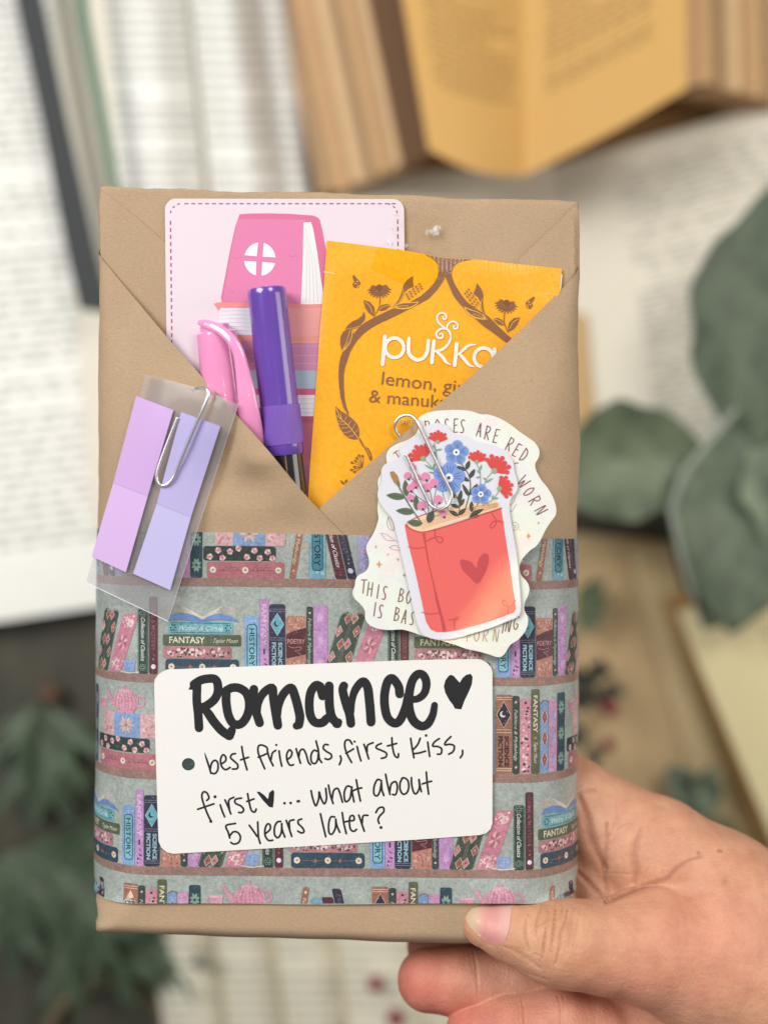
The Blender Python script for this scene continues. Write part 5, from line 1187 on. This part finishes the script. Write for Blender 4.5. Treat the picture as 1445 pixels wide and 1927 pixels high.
mesh_obj('thumbnail', V, nt, gloss('nail', 0.42, 0.22, 0.22, 0, 0.1), person, True, cols)
# ------------------------------------------------------------------ table, open books and greenery lying below
TB = -ZP/S
t = NT('dark_table_wood'); wn = t.noise(14, 5, 0.6, stretch=(6, 1, 1))
t.set(Base_Color=t.mix((0.030, 0.032, 0.022), (0.080, 0.070, 0.046), t.ramp(wn, [(0.3, 0.0), (0.7, 1.0)])), Roughness=0.6); t.bump(wn, 0.2, 0.001)
tt = mesh_obj('table_top', [(-2, -2, 0), (2, -2, 0), (2, 2, 0), (-2, 2, 0)], [(0, 1, 2, 3)], t.m); tag(tt, kind='structure')
def paper(name, c, g=0.05): return plain(name, c, 0.7, g, 400, 0.1)
WHITE = paper('white_page', '#f6f5ef'); WHITE2 = paper('cream_page', '#e9e2d0'); YEL = paper('yellowed_page', '#d2a55e'); ORA = paper('tan_page_edge', '#d6a158', 0.1); BRO = paper('brown_page_edge', '#b89468', 0.1); CRM = paper('pale_yellow_page', '#f9eab8')
def bil(c, bulge=0, pw=1.0, sag=0):
    def f(s, t_, off=0):
        s /= 100; t_ /= 100; q = []
        for k in range(3): q.append((c[0][k]*(1-s)+c[1][k]*s)*(1-t_)+(c[3][k]*(1-s)+c[2][k]*s)*t_)
        return W(q[0], q[1]+sag*math.sin(math.pi*s), q[2]+bulge*math.sin(math.pi*min(1, max(0, s)))**pw+off)
    return f
def page(name, c, mat, parent, bulge=0, lines=0, tc='#b3b1ab', pw=1.0, s0=12, s1=88, t0=8, t1=92, th=2.0, sag=0, seed=1, label=None):
    f = bil(c, bulge, pw, sag)
    o = sheet(name, [(0, 0), (100, 0), (100, 100), (0, 100)], f, th, mat, parent, step=6)
    if label: o['label'] = label
    if lines:
        P = Print(f, th+1.0, sub=lambda p: 9); rr = random.Random(seed); gap = (t1-t0)/lines
        for i in range(lines):
            if rr.random() < 0.07: continue
            s = s0+(4 if rr.random() < 0.2 else 0); e = s1 if rr.random() > 0.18 else rr.uniform(s0+20, s1)
            while s < e:
                w_ = rr.uniform(3, 10); P.rect(s, t0+gap*i, min(e, s+w_), t0+gap*(i+0.36), tc); s += w_+rr.uniform(1.5, 3)
        P.build('printed_text', PAGEINK, o)
    return o
PAGEINK = print_mat('page_ink', 0.7)
b1 = empty('open_book', Wp(200, 300, TB), 'white open book at the upper left, pages rolled into columns, dark bookmark across it', 'book')
page('page', [(-420, -320, TB+50), (120, -320, TB+80), (330, 1120, TB+70), (-300, 1215, TB+50)], WHITE, b1, 60, 62, seed=3, s0=6, s1=96, sag=0)
page('page', [(75, -300, TB+100), (205, -300, TB+130), (290, 1000, TB+120), (170, 1000, TB+100)], WHITE2, b1, 30, 0, seed=4)
page('page', [(160, -300, TB+60), (330, -300, TB+60), (455, 1050, TB+60), (268, 1050, TB+60)], WHITE, b1, 210, 52, seed=5, pw=0.7, s0=8, s1=94)
page('page', [(318, -300, TB+60), (448, -300, TB+60), (625, 1050, TB+60), (466, 1050, TB+60)], WHITE, b1, 200, 50, seed=6, pw=0.7, s0=8, s1=94)
page('page', [(438, -300, TB+50), (508, -300, TB+55), (660, 1050, TB+55), (610, 1050, TB+55)], WHITE, b1, 50, 50, seed=7, pw=0.7, s0=8, s1=94)
DK = plain('charcoal_card', '#24292a', 0.6, 0.05, 600, 0.1)
bm = sheet('bookmark', [(-28, -260), (30, -260), (82, 0), (128, 227), (180, 465), (210, 590), (150, 582), (121, 455), (78, 227), (29, 0)], lambda x, y, off: W(x, y, TB+270+off), 4, DK, step=40); tag(bm, 'flat charcoal bookmark lying down the white open book, squared lower end', 'bookmark')
GR = plain('green_ribbon', '#2e6442', 0.5, 0.1, 600, 0.1)
V = []; q = crom([(135, -200), (155, 10), (168, 90), (190, 210), (213, 340), (235, 470)], step=12)
for i, (x, y) in enumerate(q): hw = 12-3*i/len(q); V += [W(x-hw, y, TB+320), W(x+hw, y, TB+323)]
V += [Vector((v.x, v.y, v.z-0.0006)) for v in V]; n2 = len(q)*2
Fc = [(2*i, 2*i+2, 2*i+3, 2*i+1) for i in range(len(q)-1)]+[(n2+2*i+1, n2+2*i+3, n2+2*i+2, n2+2*i) for i in range(len(q)-1)]+[(2*i, n2+2*i, n2+2*i+2, 2*i+2) for i in range(len(q)-1)]+[(2*i+3, n2+2*i+3, n2+2*i+1, 2*i+1) for i in range(len(q)-1)]
rb = mesh_obj('ribbon', V, Fc, GR); tag(rb, 'thin green ribbon lying between the columns of the white open book', 'ribbon')

# yellowed paperback, top
EDG = [paper('edge_%s' % k, k, 0.12) for k in ('#caa67c', '#9c7a54', '#dcb17e', '#b58e62', '#e6c090')]
SLOT_SHADE = paper('edge_dark', '#6b4826')  # shade of the slot beside the raised leaf, put into the page colour
b2 = empty('open_book', Wp(950, 60, TB), 'old yellowed open book at the top, middle leaves standing up over the others', 'book')
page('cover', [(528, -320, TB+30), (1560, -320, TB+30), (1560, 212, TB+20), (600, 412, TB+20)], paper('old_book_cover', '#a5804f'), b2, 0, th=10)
rr = random.Random(5)
for i in range(13):
    x = 535+i*17; d = TB+60+i*24
    page('page', [(x-80, -320, d), (x+30, -320, d+10), (x+150, 345-i*5.5+(i%3)*5, d+8), (x+66-i*1.5, 362-i*5.5+(i%3)*4, d)], (EDG[i % 5] if i < 10 else SLOT_SHADE), b2, 12, th=5)
for i in range(11):
    x = 1500-i*18; d = TB+60+i*24
    page('page', [(x-120, -320, d), (x+10, -320, d), (x+22, 205-i*5, d), (x-110, 215-i*4, d)], (EDG[(i+2) % 5]), b2, 12, th=5)
page('page', [(690, -390, TB+470), (985, -310, TB+330), (985, 330, TB+330), (806, 280, TB+470)], YEL, b2, 40, 36, '#93703a', pw=1.0, s0=18, s1=92, t0=2, t1=80, sag=16, seed=11, label='raised left leaf with slanting lines of print')
page('page', [(985, -310, TB+330), (1288, -470, TB+480), (1292, 166, TB+480), (985, 330, TB+330)], YEL, b2, 30, 36, '#93703a', s0=14, s1=80, t0=2, t1=80, sag=6, seed=12, label='raised right leaf with slanting lines of print')
# white book on the right
b3 = empty('open_book', Wp(1280, 560, TB), 'white open book on the right, half covered by big green leaves', 'book')
page('page', [(960, 335, TB+40), (1700, 120, TB+60), (1700, 800, TB+60), (1095, 905, TB+40)], WHITE2, b3, 30, 40, '#a5a29b', s0=26, s1=98, seed=21)
page('page', [(640, 330, TB+40), (1040, 310, TB+60), (1120, 900, TB+60), (640, 900, TB+40)], WHITE2, b3, 60, 0, seed=22)
page('page', [(985, 590, TB+70), (1104, 590, TB+60), (1128, 905, TB+60), (1000, 905, TB+70)], paper('tan_spine', '#d0ac78'), b3, 10, th=8)
# tan and pale yellow books, lower right
b4 = empty('open_book', Wp(1190, 1350, TB), 'tan-brown old book between the hand and the pale yellow book', 'book')
page('page', [(940, 990, TB+30), (1262, 1020, TB+40), (1460, 1760, TB+40), (940, 1760, TB+30)], paper('tan_page', '#cdb184', 0.1), b4, 20, 0)
page('page', [(1180, 1030, TB+60), (1262, 1030, TB+60), (1450, 1700, TB+60), (1370, 1720, TB+60)], paper('tan_page_light', '#dac294', 0.1), b4, 14, 0)
b5 = empty('open_book', Wp(1420, 1400, TB), 'pale yellow open book at the right edge, above the wrist', 'book')
for i in range(5): page('page', [(1225+i*13, 1120+i*4, TB+60+i*22), (1500, 1090, TB+60+i*22), (1800, 1900, TB+60+i*22), (1440+i*13, 1690+i*3, TB+60+i*22)], (BRO, paper('tan_b', '#cdb27c', .1), BRO, ORA, BRO)[i], b5, 0, th=6)
page('page', [(1272, 1150, TB+190), (1640, 1060, TB+200), (1900, 1800, TB+200), (1500, 1690, TB+190)], CRM, b5, 26, 40, '#b9a878', s0=36, s1=98, seed=31)
# pages at the lower edge
b6 = empty('open_book', Wp(540, 1900, TB), 'white open book under the parcel at the lower edge, pages rolled', 'book')
for i, (x0, x1) in enumerate(((292, 420), (405, 530), (515, 648), (632, 800), (780, 960))):
    page('page', [(x0-40, 1560, TB+50), (x1-40, 1560, TB+50), (x1+45, 2150, TB+50), (x0+45, 2150, TB+50)], paper('ivory_page', '#e6e0ca'), b6, 120, 24, '#b5b1a2', pw=0.7, seed=40+i, s0=8, s1=92)
# big leaves
LG = NT('leaf_green'); a_ = LG.n('ShaderNodeAttribute'); a_.attribute_name = 'Col'; LG.set(Base_Color=LG.mix(a_.outputs['Color'], LG.ramp(LG.noise(75, 5, 0.65), [(0.32, 0.50), (0.68, 1.12)]), 1.0, 'MULTIPLY'), Roughness=0.5); LG.bump(LG.noise(120, 4), 0.3, 0.001)
def big_leaf(parent, a, b, wd, d0, d1, c1, c2, bend=0.0, fold=60):
    V = []; Cc = []; Fc = []; n = 22; m = 9; dx, dy = b[0]-a[0], b[1]-a[1]; l = math.hypot(dx, dy); ux, uy = dx/l, dy/l
    for i in range(n+1):
        t_ = i/n; w_ = wd*math.sin(math.pi*t_**0.85)**0.85/2*(1+0.05*math.sin(t_*17+wd)+0.03*math.sin(t_*31)); bb = bend*math.sin(math.pi*t_)*l
        for j in range(m):
            s_ = (j/(m-1)*2-1); x = a[0]+dx*t_+(-uy)*(w_*s_+bb); y = a[1]+dy*t_+ux*(w_*s_+bb)
            V.append(W(x, y, d0+(d1-d0)*t_+fold*abs(s_)**1.2*(w_/(wd/2+1e-6))+8*math.sin(t_*9+s_*3)))
            q = 0.75*abs(s_)+0.2*math.sin(t_*24+abs(s_)*6); q = min(1, max(0, q)); Cc.append(tuple(lin(c2)[k]*(1-q)+lin(c1)[k]*q for k in range(3)))
    for i in range(n):
        for j in range(m-1): Fc.append((i*m+j, i*m+j+1, (i+1)*m+j+1, (i+1)*m+j))
    N_ = len(V); V2 = V+[Vector((v.x, v.y, v.z-0.0005)) for v in V]
    F2 = [tuple(reversed(f)) for f in Fc]+[tuple(N_+k for k in f) for f in Fc]
    return mesh_obj('leaf', V2, F2, LG.m, parent, True, Cc+Cc)
sp = empty('leafy_sprig', Wp(1380, 800, TB), 'artificial sprig of large dusty green leaves lying on the books at the right', 'leafy sprig')
big_leaf(sp, (1410, 850), (1535, 290), 275, TB+330, TB+430, '#505d4b', '#61705a', -0.06)
big_leaf(sp, (1350, 880), (1000, 925), 225, TB+300, TB+320, '#55634d', '#7f8c6f', 0.10)
big_leaf(sp, (1405, 780), (1375, 1195), 290, TB+320, TB+360, '#5d6d56', '#6f7f68', -0.04)
big_leaf(sp, (1500, 740), (1570, 1120), 240, TB+300, TB+310, '#6f8068', '#87987c', 0.04)
big_leaf(sp, (1470, 860), (1325, 1185), 240, TB+290, TB+330, '#55644e', '#687860', -0.05)
stp = [W(*p) for p in [(1385, 770, TB+400), (1330, 835, TB+420), (1285, 890, TB+430), (1262, 960, TB+430), (1280, 1040, TB+430), (1305, 1130, TB+430)]]
V, Fc = tube(stp, 10*S, 10); mesh_obj('stem', V, Fc, paper('pale_stem', '#9da598'), sp, True)
# small green sprig in front of the tan book
sp2 = empty('leafy_sprig', Wp(1290, 1490, TB), 'small grey-green sprig on the tan book just above the wrist', 'leafy sprig')
big_leaf(sp2, (1330, 1530), (1255, 1440), 70, TB+120, TB+150, '#5f6d58', '#6f7d68', 0, 20); big_leaf(sp2, (1320, 1540), (1340, 1440), 60, TB+130, TB+150, '#6c7a62', '#7f8d74', 0, 20); big_leaf(sp2, (1310, 1560), (1230, 1530), 60, TB+130, TB+150, '#4f5c42', '#5f6d50', 0, 20); big_leaf(sp2, (1310, 1560), (1400, 1600), 80, TB+130, TB+150, '#5f6d52', '#74825f', 0, 20)
sp3 = empty('leafy_sprig', Wp(1110, 1320, TB), 'dark small-leaved sprig with red berries beside the right edge of the parcel', 'leafy sprig')
for i in range(16):
    a = rnd.uniform(0, 6.28); x, y = 1105+rnd.uniform(-30, 35), 1330+rnd.uniform(-85, 80)
    big_leaf(sp3, (x, y), (x+50*math.cos(a), y+50*math.sin(a)), 26, TB+110+i*3, TB+150+i*3, '#474c44', '#585e52', 0, 10)
for i in range(4): a = -0.6+i*0.5; big_leaf(sp3, (1085, 1130+i*10), (1085+70*math.cos(a), 1130+70*math.sin(a)), 34, TB+120, TB+150, '#6b7658', '#7d8768', 0, 10)
# pine greenery, lower left
PN = NT('pine_needle'); PN.set(Base_Color=PN.mix((0.035, 0.065, 0.035), (0.085, 0.135, 0.07), PN.ramp(PN.noise(60, 3), [(0.3, 0.0), (0.7, 1.0)])), Roughness=0.5)
def pine(label, x, y, ang, L, d, n=9):
    r = empty('pine_sprig', W(x, y, d), label, 'pine sprig')
    V = []; Fc = []; SV = []; SF = []
    for k in range(n):
        a = ang+rnd.uniform(-70, 70); l = L*rnd.uniform(.5, 1); x0, y0 = x+rnd.uniform(-30, 30), y+rnd.uniform(-30, 30)
        path = [(x0+l*t_*math.cos(R_(a)), y0+l*t_*math.sin(R_(a)), d+60*t_) for t_ in (0, .25, .5, .75, 1)]
        v, f = tube([W(*p) for p in path], 4*S, 6); b = len(SV); SV += v; SF += [tuple(b+q for q in t_) for t_ in f]
        for i in range(85):
            t_ = rnd.random(); px, py, pz = x0+l*t_*math.cos(R_(a)), y0+l*t_*math.sin(R_(a)), d+60*t_
            q = R_(a+rnd.choice((-1, 1))*rnd.uniform(15, 38)); nl_ = rnd.uniform(65, 110); ez = rnd.uniform(-20, 45); c_, s_ = math.cos(q), math.sin(q); w_ = 5.0
            b = len(V); V += [W(px-s_*w_, py+c_*w_, pz), W(px+s_*w_, py-c_*w_, pz), W(px, py, pz+3), W(px+nl_*c_, py+nl_*s_, pz+ez)]
            Fc += [(b, b+1, b+3), (b+1, b+2, b+3), (b+2, b, b+3)]
    mesh_obj('branch', SV, SF, paper('pine_branch', '#4a3a2a'), r, True, ) ; o = mesh_obj('needles', V, Fc, PN.m, r); tag(o, kind='stuff'); return r
pine('green pine sprig at the lower left, nearest the lower left corner of the parcel', 120, 1650, 30, 190, TB+150, 11)
pine('dark pine sprig along the left edge of the photo', 20, 1620, 60, 180, TB+60, 9)
pine('shadowy pine sprig under the lower edge of the white book at the left', 80, 1330, 80, 150, TB+20, 7)
pine('pine sprig below the lower left corner of the parcel', 200, 1750, 10, 150, TB+100, 7)
BER = NT('berry_red'); BER.set(Base_Color=(0.22, 0.014, 0.03), Roughness=0.3); BRN = plain('cone_brown', '#6e4a34', 0.6)
def ball(name, x, y, d, r, mat, label, cat):
    V = []; Fc = []; n, m = 16, 9; c = W(x, y, d); r *= S*(D-d)/D
    for i in range(m):
        a = math.pi*(i+.5)/m
        for k in range(n):
            b = 2*math.pi*k/n; q = 1+0.10*math.cos(5*b)*(1 if i < 2 else 0); V.append(c+Vector((math.sin(a)*math.cos(b)*q, math.sin(a)*math.sin(b)*q, math.cos(a)*0.95))*r)
    for i in range(m-1):
        for k in range(n): Fc.append((i*n+k, (i+1)*n+k, (i+1)*n+(k+1) % n, i*n+(k+1) % n))
    Fc += [tuple(range(n)), tuple(reversed(range((m-1)*n, m*n)))]
    tag(mesh_obj(name, V, Fc, mat, None, True), label, cat, 'small berries among the greenery')
ball('berry', 1148, 1332, TB+190, 16, BER.m, 'upper dark red berry beside the right edge of the parcel', 'berry')
ball('berry', 1145, 1402, TB+190, 13, BER.m, 'lower dark red berry just above the hand, right of the parcel', 'berry')
ball('berry', 706, 1853, TB+210, 15, BER.m, 'crimson berry on the rolled white pages left of the fingertips', 'berry')
ball('berry', 745, 1918, TB+210, 17, BER.m, 'crimson berry at the lower edge directly below the fingertip', 'berry')
ball('berry', 97, 1306, TB+60, 17, BRN, 'dull reddish brown berry in the shadow at the left', 'berry')
rg = empty('wooden_ring', Wp(180, 1950, TB), 'brown wooden ring lying in the dark at the lower left', 'ring')
V, Fc = tube([W(205+115*math.cos(a), 1965+115*math.sin(a), TB+40) for a in [i*math.pi/16 for i in range(33)]], 22*S, 10, False); mesh_obj('hoop', V, Fc, plain('ring_wood', '#6a5a44', 0.6), rg, True)
